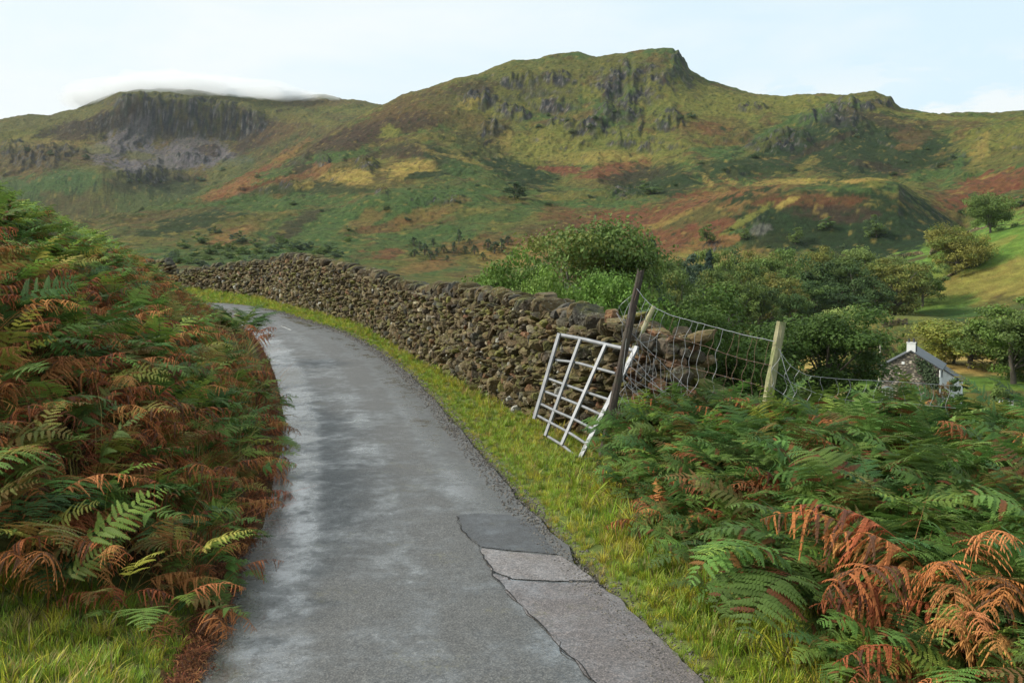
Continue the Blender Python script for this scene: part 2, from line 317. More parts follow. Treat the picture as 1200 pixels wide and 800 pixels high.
# ------------------------------------------------------------------ land cover
CV = dict(bracken=(.052, .088, .024), dkbracken=(.020, .035, .013), rust=(.128, .054, .025), orange=(.18, .095, .034), gold=(.25, .185, .048), olive=(.100, .098, .026),
          lime=(.135, .135, .030), heather=(.046, .031, .020), rock=(.17, .155, .135), dkrock=(.032, .034, .036), scree=(.13, .115, .118), brown=(.092, .058, .024),
          field=(.125, .205, .034), straw=(.36, .25, .075), lawn=(.11, .19, .03), dkfield=(.06, .11, .025), meadow=(.205, .18, .042))
PATCH = [
 # left hill
 (190, 195, 330, 80, 0, 'brown', .45), (150, 235, 200, 25, 0, 'dkbracken', .35),
 (40, 150, 90, 14, -5, 'olive', .8), (60, 166, 70, 7, 0, 'gold', .45), (20, 160, 40, 8, 0, 'lime', .5), (110, 146, 60, 12, -15, 'heather', .85), (60, 190, 70, 16, 0, 'brown', .6), (85, 212, 55, 13, -4, 'bracken', .95),
 (18, 222, 30, 14, 0, 'bracken', .8), (150, 232, 40, 20, 0, 'olive', .6), (190, 215, 60, 12, 0, 'brown', .5), (145, 166, 45, 16, -35, 'scree', .8), (195, 184, 60, 13, 5, 'scree', .75), (250, 184, 42, 11, 0, 'scree', .9), (225, 170, 40, 10, 0, 'scree', .7), (150, 195, 24, 6, 0, 'scree', .9),
 (160, 183, 22, 5, 5, 'olive', .7), (245, 176, 12, 6, 0, 'heather', .8), (300, 162, 36, 14, -40, 'heather', .9), (330, 150, 30, 12, -30, 'brown', .8), (350, 138, 55, 7, 8, 'lime', .5), (300, 122, 60, 7, 6, 'olive', .9), (210, 110, 50, 4, 0, 'olive', .9),
 (400, 128, 40, 6, 6, 'lime', .6), (370, 120, 40, 5, 0, 'brown', .6), (100, 128, 30, 8, -20, 'olive', .8), (120, 176, 18, 5, 5, 'lime', .6), (200, 232, 70, 16, -6, 'bracken', .5), (255, 205, 26, 9, -30, 'gold', .35), (270, 200, 40, 12, -30, 'bracken', .5), (180, 214, 60, 12, 0, 'dkbracken', .6), (120, 200, 40, 7, 10, 'olive', .7),
 # left shoulder of the big hill
 (300, 212, 62, 10, -22, 'rust', 1), (330, 203, 45, 12, -14, 'rust', .8), (270, 222, 46, 8, -20, 'orange', .7), (340, 178, 26, 7, -30, 'orange', .7), (345, 194, 50, 8, -22, 'bracken', .9), (400, 168, 70, 14, -28, 'heather', .8), (480, 130, 60, 18, -24, 'brown', .85), (460, 150, 80, 12, -14, 'heather', .85),
 (540, 110, 40, 12, -18, 'heather', .7), (420, 178, 60, 5, -6, 'bracken', .8), (460, 154, 16, 7, 0, 'lime', .9), (378, 196, 10, 14, 40, 'orange', .8), (388, 184, 26, 6, -5, 'bracken', .9), (412, 208, 26, 10, -4, 'gold', 1), (444, 184, 12, 9, -50, 'lime', .8), (484, 198, 36, 11, -8, 'gold', 1), (500, 206, 24, 5, -6, 'dkbracken', .95), (470, 178, 40, 8, 0, 'heather', .8),
 (530, 190, 30, 12, 20, 'dkbracken', .8), (365, 222, 60, 8, 0, 'dkbracken', .7), (355, 218, 12, 5, 0, 'gold', .6), (300, 240, 110, 9, -4, 'bracken', .9), (200, 252, 60, 6, -8, 'brown', .6), (225, 262, 60, 10, -12, 'dkbracken', .85), (300, 255, 50, 5, -10, 'olive', .7),
 (400, 262, 120, 22, -14, 'bracken', .85), (250, 284, 38, 5, -22, 'orange', .8), (340, 268, 40, 8, -28, 'heather', .7), (430, 240, 50, 9, -20, 'bracken', .8), (430, 258, 30, 8, -30, 'orange', .5), (450, 268, 34, 6, -12, 'rust', .6), (520, 232, 70, 13, -6, 'bracken', .9), (505, 248, 40, 9, -20, 'orange', .5), (470, 290, 70, 12, -12, 'bracken', .7),
 (420, 300, 16, 5, -16, 'rust', .8), (455, 298, 26, 5, -10, 'rust', .8), (350, 300, 70, 14, 0, 'bracken', .8), (250, 300, 70, 12, 0, 'bracken', .8), (500, 312, 40, 7, -10, 'orange', .6), (540, 262, 90, 7, -10, 'bracken', .7), (280, 270, 30, 5, -14, 'orange', .3),
 # face of the big hill
 (650, 80, 110, 10, -4, 'olive', .8), (620, 110, 60, 20, -10, 'olive', .9), (555, 130, 60, 20, 10, 'olive', .6), (690, 172, 120, 22, 0, 'lime', .75), (640, 168, 30, 10, 0, 'gold', .4), (720, 185, 40, 6, 0, 'gold', .4), (560, 150, 60, 16, 20, 'brown', .5), (655, 165, 22, 22, 0, 'lime', .8), (615, 176, 24, 18, -20, 'lime', .8), (700, 100, 16, 14, -30, 'lime', .8), (550, 122, 12, 7, -30, 'gold', .6), (590, 128, 30, 8, 0, 'lime', .7),
 (840, 128, 60, 20, 28, 'lime', .85), (860, 115, 90, 8, 8, 'olive', .8), (900, 122, 80, 10, 4, 'lime', .7), (960, 116, 50, 4, 0, 'lime', .8), (1090, 137, 90, 3, 3, 'lime', .9), (855, 150, 40, 12, 10, 'brown', .55), (830, 150, 30, 8, 0, 'rust', .5), (770, 120, 18, 30, 20, 'lime', .6),
 (655, 199, 26, 6, 4, 'rust', 1), (715, 204, 44, 13, -14, 'rust', 1), (745, 196, 24, 5, -6, 'orange', .5), (690, 215, 40, 7, 0, 'olive', .8), (610, 205, 40, 14, 20, 'dkbracken', .9), (560, 205, 40, 10, 20, 'bracken', .7), (570, 178, 40, 14, 20, 'dkbracken', .6), (535, 185, 50, 2.5, 14, 'gold', .5), (590, 168, 10, 14, 20, 'gold', .4), (690, 185, 60, 8, 0, 'gold', .3),
 (660, 240, 50, 5, 0, 'bracken', .8), (770, 212, 56, 16, 0, 'dkbracken', .9), (740, 207, 40, 8, -8, 'heather', .5), (830, 205, 5, 16, -14, 'gold', .8), (858, 208, 7, 10, 0, 'gold', .6), (880, 196, 60, 16, 0, 'dkbracken', .85), (850, 178, 40, 9, 0, 'bracken', .8), (700, 238, 60, 5, 0, 'bracken', .8), (750, 245, 36, 5, 0, 'bracken', .8),
 (1000, 178, 130, 30, 4, 'dkbracken', .95), (1040, 155, 80, 18, 10, 'dkbracken', .8), (930, 145, 50, 7, -22, 'bracken', .9), (985, 138, 20, 10, 0, 'dkrock', .5), (1070, 160, 26, 8, 0, 'brown', .7), (960, 172, 44, 4, -24, 'heather', .7), (1030, 140, 50, 5, 18, 'heather', .6), (900, 166, 44, 5, -30, 'olive', .6), (945, 192, 12, 5, -30, 'gold', .4), (1060, 172, 12, 4, 0, 'orange', .4), (1030, 195, 40, 6, 10, 'heather', .6), (1110, 145, 60, 5, 0, 'brown', .6),
 (1120, 200, 5, 26, 22, 'bracken', .9), (1090, 205, 30, 7, -10, 'bracken', .9), (1170, 160, 46, 16, -10, 'lime', .7), (1150, 176, 12, 20, 20, 'gold', .5), (1180, 185, 40, 10, -15, 'olive', .8), (1150, 222, 60, 16, -20, 'rust', 1), (1190, 208, 40, 10, -20, 'rust', .8), (1170, 238, 40, 9, 0, 'rust', .8), (1165, 205, 14, 3, -20, 'gold', .5), (1100, 228, 22, 5, 10, 'brown', .8),
 # knoll and the slope left of it
 (780, 268, 130, 30, -18, 'rust', .95), (700, 262, 40, 16, 0, 'rust', .9), (650, 248, 30, 9, 0, 'rust', .6), (830, 250, 70, 9, -16, 'bracken', .55), (770, 262, 60, 4, -20, 'gold', .5), (730, 285, 70, 10, -10, 'rust', .9), (620, 290, 60, 16, -8, 'orange', .8), (600, 262, 44, 8, -20, 'olive', .7), (640, 275, 60, 10, -20, 'brown', .8), (590, 300, 40, 14, 0, 'gold', .5), (830, 284, 40, 9, -10, 'orange', .9), (820, 302, 50, 10, 0, 'gold', .6), (560, 285, 40, 10, -10, 'rust', .5), (620, 246, 30, 7, -20, 'bracken', .8),
 (860, 226, 70, 4, -8, 'orange', .8), (880, 232, 40, 8, -20, 'orange', .6), (1000, 265, 130, 44, 6, 'dkbracken', 1), (950, 236, 60, 9, 0, 'rust', .7), (980, 250, 60, 9, 4, 'heather', .8), (900, 288, 40, 9, -10, 'orange', .4), (930, 284, 60, 12, 0, 'dkbracken', .9), (870, 258, 34, 3.5, -30, 'lime', 1), (925, 236, 20, 3, -20, 'gold', .9), (945, 214, 26, 2.5, -6, 'gold', 1), (1012, 212, 28, 2.8, -3, 'gold', 1), (900, 215, 30, 2, -4, 'gold', .7), (970, 222, 50, 4, 0, 'bracken', .8), (1030, 216, 10, 4, 0, 'lime', .8), (890, 268, 10, 8, 0, 'rock', .5),  # narrow gold and lime crest strips paint the sunlit ridge edge into the cover colour
 # fields on the right
 (1160, 300, 120, 40, -20, 'field', 1), (1120, 335, 110, 22, -6, 'meadow', .95), (1180, 325, 60, 22, -10, 'meadow', .8), (1060, 365, 90, 8, 0, 'dkfield', .9), (1090, 355, 60, 8, -6, 'field', .7), (1180, 290, 50, 10, -30, 'lawn', .8), (1175, 283, 20, 4, -20, 'gold', .5), (950, 388, 90, 14, -10, 'meadow', .9), (960, 382, 20, 6, -20, 'brown', .35), (1040, 372, 60, 5, 0, 'lime', .8), (1130, 312, 60, 6, -14, 'field', .6),
 (1060, 425, 240, 14, 0, 'straw', .9), (1160, 450, 240, 9, 0, 'lawn', .9), (1150, 475, 260, 16, 0, 'dkfield', .6)]
def cover(X, Y, Z, R, u, v, cm, nz):
    n = len(X)
    a = fbm(X/70, Y/70, 201, 5, .6); b = fbm(X/30, Y/30, 205, 4, .6); c = fbm(X/12, Y/12, 211, 4, .65)
    def C(k): return np.array(CV[k])
    col = np.tile(C('olive'), (n, 1))
    def mix(w, k): nonlocal col; col = col*(1-w[:, None])+C(k)*w[:, None]
    mix(sstep(-.15, .25, a), 'bracken'); mix(sstep(.05, .35, b)*.7, 'brown'); mix(sstep(.2, .45, -b)*.5, 'heather'); mix(sstep(.15, .4, c)*.3, 'gold')
    wu = u+14*fbm(X/60, Y/60, 301, 4)*(R > 450)+5*fbm(X/14, Y/14, 305, 4); wv = v+5*fbm(X/60, Y/60, 303, 4)*(R > 450)+2.5*fbm(X/14, Y/14, 307, 4)
    nn = .6*b+.5*c+.35*fbm(X/5, Y/5, 215, 3, .7)
    for cu, cv, ru, rv, an, k, s in PATCH:
        m = (np.abs(wu-cu) < ru*2.2+rv) & (np.abs(wv-cv) < rv*2.2+ru*abs(math.sin(math.radians(an)))*1.8)
        if not m.any(): continue
        w = np.zeros(n); w[m] = patchw(wu[m], wv[m], cu, cv, ru, rv, an, .16, nn[m])*s; mix(w, k)
    # tufts and small bushes that speckle every slope
    d = sstep(.18, .42, fbm(X/5.5, Y/5.5, 401, 3, .7))*(R > 440); mix(d*.8, 'dkbracken')
    d = sstep(.25, .5, fbm(X/9, Y/9, 421, 3, .7))*(R > 440)*np.clip(1-cm, 0, 1); mix(d*.5, 'gold')
    st = sstep(.78, .66, nz)*(R > 480)*sstep(-.2, .2, c+.1)
    rk = np.clip(cm*sstep(-.12, .2, b+c*.7)*1.1*sstep(.93, .72, nz)+st*.6, 0, 1); mix(rk, 'dkrock')
    mix(rk*sstep(.0, .4, fbm(X/6, Y/6, 431, 4, .7)), 'rock')
    mix(rk*sstep(.05, .35, fbm(X/11, Y/11, 437, 3, .7))*.85, 'dkbracken'); mix(rk*sstep(.1, .4, fbm(X/8, Y/8, 447, 3, .7))*.5, 'brown')
    return col*np.interp(R, [300, 480, 1400, 1800], [1, 1.1, 1.1, .92])[:, None]
def near_cover(X, Y, R):
    dl = -sdist(X, Y, LE4); dr = sdist(X, Y, RE4); q = sdist(X, Y, WQ); n = fbm(X*1.3, Y*1.3, 501, 4)
    col = np.tile([.085, .11, .028], (len(X), 1))
    def mix(w, c): nonlocal col; col = col*(1-w[:, None])+np.array(c)*w[:, None]
    mix(sstep(-.1, .4, n)*.6, (.13, .115, .04))
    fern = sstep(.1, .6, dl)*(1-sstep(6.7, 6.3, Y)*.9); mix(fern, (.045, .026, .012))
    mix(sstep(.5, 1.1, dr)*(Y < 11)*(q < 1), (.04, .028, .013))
    mix(((np.abs(dl-.0) < .13)).astype(float)*.8, (.07, .028, .014))
    mix(((dr > -.3) & (dr < .07)).astype(float)*.85, (.045, .038, .03))
    mix(sstep(1.5, 3, q), CV['olive'])
    return col
def build_terrain(ground_mat):
    dense = np.arctan((np.linspace(-60, 1260, 940)-600)/F)
    lo = np.linspace(-math.pi, dense[0], 70)[:-1]; hi = np.linspace(dense[-1], math.pi, 70)[1:]
    ph = np.concatenate([lo, dense, hi])[:-1]
    Rr = np.concatenate([np.geomspace(1.2, 60, 250), np.linspace(60, 440, 210)[1:], np.linspace(440, 1300, 340)[1:], np.linspace(1300, 1640, 30)[1:], np.linspace(1640, 2300, 190)[1:], np.geomspace(2300, 9000, 24)[1:]])
    nR, nP = len(Rr), len(ph)
    Xg = Rr[:, None]*np.sin(ph); Yg = Rr[:, None]*np.cos(ph); Zg = np.zeros((nR, nP)); CM = np.zeros((nR, nP))
    ni = int((Rr < 60.0001).sum())
    Zg[:ni] = znear(Xg[:ni], Yg[:ni])
    Zs = pchip(ph, Rr[ni:]); a, b = relief(Xg[ni:], Yg[ni:], Zs, np.broadcast_to(ph, Zs.shape), np.broadcast_to(Rr[ni:, None], Zs.shape)); Zg[ni:] = a; CM[ni:] = b
    P = np.stack([Xg, Yg, Zg], -1)
    dR = np.gradient(P, axis=0); dP = np.roll(P, -1, 1)-np.roll(P, 1, 1); n = np.cross(dP, dR); nz = np.abs(n[..., 2])/(np.linalg.norm(n, axis=-1)+1e-12)
    V = P.reshape(-1, 3); RR = np.repeat(Rr, nP); u, v = proj(V[:, 0], V[:, 1], V[:, 2])
    u = np.where(V[:, 1] > 1, u, 5000.)
    C = np.zeros_like(V); nn = RR < 60.0001
    C[nn] = near_cover(V[nn, 0], V[nn, 1], RR[nn]); f = ~nn
    C[f] = cover(V[f, 0], V[f, 1], V[f, 2], RR[f], u[f], v[f], CM.reshape(-1)[f], nz.reshape(-1)[f])
    i = np.arange(nR-1)[:, None]*nP; j = np.arange(nP)[None]; k = (j+1) % nP
    Fq = np.stack([i+j, i+k, i+nP+k, i+nP+j], -1)
    cuts = [0, int(np.searchsorted(Rr, 466)), int(np.searchsorted(Rr, 1421)), nR-1]
    for (a, b, nm) in zip(cuts[:-1], cuts[1:], ('ground', 'hills', 'far_hills')):
        base = a*nP; end = (b+1)*nP
        f = Fq[a:b].reshape(-1, 4)-base; Vs = V[base:end]; Cs = C[base:end]
        if a == 0:     # close the small hole under the camera
            Vs = np.vstack([Vs, [[0, 0, Vs[:nP, 2].mean()]]]); Cs = np.vstack([Cs, Cs[:1]]); c = len(Vs)-1
            tri = np.stack([np.full(nP, c), (np.arange(nP)+1) % nP, np.arange(nP)], 1)
            me = mesh_np(nm, Vs, [f, tri], [ground_mat], Cs, smooth=True)
        else: me = mesh_np(nm, Vs, [f], [ground_mat], Cs, smooth=True)
        link(nm, me, kind='structure')

def ground_material():
    m, nt, b, o = newmat('ground'); p = geo(nt); c = attr(nt).outputs['Color']
    big = mapr(nt, noise(nt, p, .22, 8, .7), .3, .7, .62, 1.42)
    fine = mapr(nt, noise(nt, p, 2.6, 8, .75), .3, .7, .6, 1.4)
    cc = mixc(nt, 1., c, vscale(nt, math_(nt, 'MULTIPLY', big, fine)), 'MULTIPLY')
    hs = nt.nodes.new('ShaderNodeHueSaturation'); L(nt, cc, hs.inputs['Color']); L(nt, mapr(nt, noise(nt, p, .09, 6, .7), .3, .7, .475, .525), hs.inputs['Hue'])
    L(nt, hs.outputs[0], b.inputs['Base Color']); b.inputs['Roughness'].default_value = .95; b.inputs['Specular IOR Level'].default_value = .1
    cd = nt.nodes.new('ShaderNodeVectorMath'); cd.operation = 'LENGTH'; L(nt, p, cd.inputs[0])     # distance from the middle of the place
    h1 = noise(nt, p, .16, 8, .72); h2 = noise(nt, p, 7., 6, .75)
    b1 = N(nt, 'ShaderNodeBump', Strength=.75); L(nt, h1, b1.inputs['Height']); L(nt, mapr(nt, cd.outputs['Value'], 60, 500, 0, 9), b1.inputs['Distance'])
    b2 = N(nt, 'ShaderNodeBump', Strength=.6, Distance=.05); L(nt, h2, b2.inputs['Height']); L(nt, b1.outputs[0], b2.inputs['Normal']); L(nt, b2.outputs[0], b.inputs['Normal'])
    return m

# ------------------------------------------------------------------ lane
def asphalt(name, base, rough_lo, rough_hi, chip=.5, tint=(1, 1, 1)):
    m, nt, b, o = newmat(name); p = geo(nt); a = nt.nodes.new('ShaderNodeAttribute'); a.attribute_name = 'across'
    mp = nt.nodes.new('ShaderNodeMapping'); mp.inputs['Scale'].default_value = (1, .8, 1); L(nt, p, mp.inputs[0])
    w = noise(nt, mp.outputs[0], .9, 8, .72)                      # where water still lies
    fn = math_(nt, 'ADD', math_(nt, 'MULTIPLY', noise(nt, p, 95, 3, .85), .55), math_(nt, 'MULTIPLY', noise(nt, p, 30, 4, .85), .45)); vo = N(nt, 'ShaderNodeTexVoronoi', Scale=75.); L(nt, p, vo.inputs['Vector'])
    st = noise(nt, mp.outputs[0], 5., 8, .78)
    k = math_(nt, 'MULTIPLY', mapr(nt, fn, .36, .64, .1, 2.3), mapr(nt, st, .3, .7, .8, 1.2))
    k = math_(nt, 'MULTIPLY', k, mapr(nt, vo.outputs['Distance'], 0, .6, 1.5, .6))
    c = mixc(nt, 1., base, vscale(nt, k), 'MULTIPLY')
    mos = math_(nt, 'MULTIPLY', mapr(nt, noise(nt, p, 1.3, 7, .8), .56, .68, 0, 1), mapr(nt, noise(nt, p, 22, 5, .85), .47, .6, 0, .7))
    c = mixc(nt, mos, c, (.13, .115, .045))
    L(nt, c, b.inputs['Base Color'])
    tr = nt.nodes.new('ShaderNodeFloatCurve'); cv = tr.mapping.curves[0]
    pts = [(0, 1.), (.12, 1.), (.22, .8), (.32, .22), (.42, .38), (.5, .5), (.58, .12), (.7, .2), (.8, .72), (.88, .6), (1, .0)]
    cv.points[0].location = pts[0]; cv.points[1].location = pts[-1]
    for q in pts[1:-1]: cv.points.new(*q)
    tr.mapping.update(); L(nt, a.outputs['Fac'], tr.inputs['Value'])
    wet = math_(nt, 'ADD', math_(nt, 'MULTIPLY', tr.outputs[0], .62), mapr(nt, w, .35, .65, -.3, .4))
    wet = math_(nt, 'ADD', wet, mapr(nt, st, .35, .65, -.25, .25))
    r = mapr(nt, wet, .05, .75, rough_hi, rough_lo); L(nt, r, b.inputs['Roughness']); L(nt, math_(nt, 'MULTIPLY', mapr(nt, wet, .3, .8, 0, .8), mapr(nt, fn, .42, .55, .35, 1)), b.inputs['Coat Weight']); b.inputs['Coat Roughness'].default_value = .17; b.inputs['Coat IOR'].default_value = 1.4; b.inputs['Specular IOR Level'].default_value = 1.
    h = math_(nt, 'ADD', math_(nt, 'MULTIPLY', vo.outputs['Distance'], -.6), fn)
    bm = N(nt, 'ShaderNodeBump', Distance=.009); L(nt, h, bm.inputs['Height']); L(nt, mapr(nt, wet, .0, .8, chip*1.3, chip*.14), bm.inputs['Strength']); L(nt, bm.outputs[0], b.inputs['Normal'])
    return m
def build_lane(mat):
    n = len(RE); t = np.linspace(0, 1, 15); cen = (LE+RE)/2
    P = LE[:, None]*(1-t[None, :, None])+RE[:, None]*t[None, :, None]
    jl = .09*fbm(np.arange(n)*.33, 0*np.arange(n), 61, 3); jr = .15*fbm(np.arange(n)*.6, 0*np.arange(n)+9, 67, 4, .65)
    d = (RE-LE); d /= np.linalg.norm(d, axis=1)[:, None]
    P[:, 0] += d*jl[:, None]; P[:, -1] += d*jr[:, None]
    R = np.hypot(P[..., 0], P[..., 1]); z = zroad(R)+.025*(1-(2*t-1)**2)[None]+.004+.012*fbm(P[..., 0]*.7, P[..., 1]*.7, 71, 3)
    V = np.concatenate([P, z[..., None]], -1).reshape(-1, 3); w = 15
    i = np.arange(n-1)[:, None]*w; j = np.arange(w-1)[None]
    f = np.stack([i+j, i+j+1, i+w+j+1, i+w+j], -1).reshape(-1, 4)
    me = mesh_np('lane', V, [f], [mat], smooth=True, attrs={'across': np.tile(t, n)})
    link('road', me, kind='structure')
def zlane(x, y):
    dl = sdist(x, y, LE4); dr = -sdist(x, y, RE4); t = np.clip(dl/np.maximum(dl+dr, .1), 0, 1)
    return zroad(np.hypot(x, y))+.025*(1-(2*t-1)**2)+.004+.012*fbm(np.asarray(x)*.7, np.asarray(y)*.7, 71, 3)
def lane_patch(name, px, mat, lift, rag=.02):
    P = np.array([hit_plane(*p) for p in px]); out = []
    for a, b in zip(P, np.roll(P, -1, 0)):
        m = max(2, int(np.linalg.norm(b-a)/.05))
        for k in range(m): out.append(a+(b-a)*k/m)
    out = np.array(out); out += rag*np.stack([fbm(out[:, 0]*5, out[:, 1]*5, 3), fbm(out[:, 0]*5, out[:, 1]*5, 8)], 1)*2
    bm = bmesh.new(); vs = [bm.verts.new((x, y, 0)) for x, y in out]; f = bm.faces.new(vs)
    bmesh.ops.triangulate(bm, faces=[f]); 
    bmesh.ops.subdivide_edges(bm, edges=[e for e in bm.edges if e.calc_length() > .25], cuts=3, use_grid_fill=False)
    bmesh.ops.triangulate(bm, faces=bm.faces[:])
    co = np.array([v.co[:] for v in bm.verts]); z = zlane(co[:, 0], co[:, 1])+lift
    for v, zz in zip(bm.verts, z): v.co.z = zz
    bm.normal_update()
    me = bpy.data.meshes.new(name); bm.to_mesh(me); bm.free(); me.materials.append(mat)
    for q in me.polygons: q.use_smooth = True
    a = me.attributes.new('across', 'FLOAT', 'POINT'); a.data.foreach_set('value', np.full(len(me.vertices), .75, np.float32))
    link(name, me, kind='structure')
def strip(name, px, w, mat, lift, **kw):
    P = smooth_poly([hit_plane(*p) for p in px], 60); T = np.gradient(P, axis=0); T /= np.linalg.norm(T, axis=1)[:, None]; Nn = np.stack([T[:, 1], -T[:, 0]], 1)
    ww = w*(.6+.8*np.abs(gn(np.arange(60)*.37, np.zeros(60), 5)*1.6)); ww = ww*np.clip(.75+1.5*gn(np.arange(60)*.23+3, np.full(60, w*900), 15), .02, 1.3); ww[0] = ww[-1] = .001
    P = P+Nn*(.05*fbm(np.arange(60)*.35, np.zeros(60), 9, 4, .7))[:, None]
    A = P-Nn*ww[:, None]/2; B = P+Nn*ww[:, None]/2; V = np.stack([A, B], 1).reshape(-1, 2); z = zlane(V[:, 0], V[:, 1])+lift
    i = np.arange(59)*2; f = np.stack([i, i+1, i+3, i+2], 1)
    link(name, mesh_np(name, np.column_stack([V, z]), [f], [mat]), **kw)
# ------------------------------------------------------------------ scattering by geometry nodes
def scatter(name, protos, P, rot, scl, idx, **kw):
    col = bpy.data.collections.new(name+"_shapes")
    for k, me in enumerate(protos):
        o = bpy.data.objects.new("%s_%02d" % (name, k), me); col.objects.link(o)
    me = bpy.data.meshes.new(name); n = len(P); me.vertices.add(n); me.vertices.foreach_set("co", np.asarray(P, np.float32).ravel())
    me.attributes.new('rot', 'FLOAT_VECTOR', 'POINT').data.foreach_set('vector', np.asarray(rot, np.float32).ravel())
    me.attributes.new('scl', 'FLOAT', 'POINT').data.foreach_set('value', np.asarray(scl, np.float32))
    me.attributes.new('idx', 'INT', 'POINT').data.foreach_set('value', np.asarray(idx, np.int32))
    o = link(name, me, **kw)
    g = bpy.data.node_groups.new(name, 'GeometryNodeTree')
    g.interface.new_socket('Geometry', in_out='INPUT', socket_type='NodeSocketGeometry'); g.interface.new_socket('Geometry', in_out='OUTPUT', socket_type='NodeSocketGeometry')
    gi = g.nodes.new('NodeGroupInput'); go = g.nodes.new('NodeGroupOutput'); ip = g.nodes.new('GeometryNodeInstanceOnPoints')
    ci = g.nodes.new('GeometryNodeCollectionInfo'); ci.inputs['Collection'].default_value = col; ci.inputs['Separate Children'].default_value = True; ci.inputs['Reset Children'].default_value = True
    def na(nm, t):
        a = g.nodes.new('GeometryNodeInputNamedAttribute'); a.data_type = t; a.inputs['Name'].default_value = nm; return a.outputs['Attribute']
    e = g.nodes.new('FunctionNodeEulerToRotation'); g.links.new(na('rot', 'FLOAT_VECTOR'), e.inputs[0])
    g.links.new(gi.outputs[0], ip.inputs['Points']); g.links.new(ci.outputs[0], ip.inputs['Instance']); ip.inputs['Pick Instance'].default_value = True
    g.links.new(na('idx', 'INT'), ip.inputs['Instance Index']); g.links.new(e.outputs[0], ip.inputs['Rotation']); g.links.new(na('scl', 'FLOAT'), ip.inputs['Scale'])
    g.links.new(ip.outputs[0], go.inputs[0])
    md = o.modifiers.new('scatter', 'NODES'); md.node_group = g
    return o

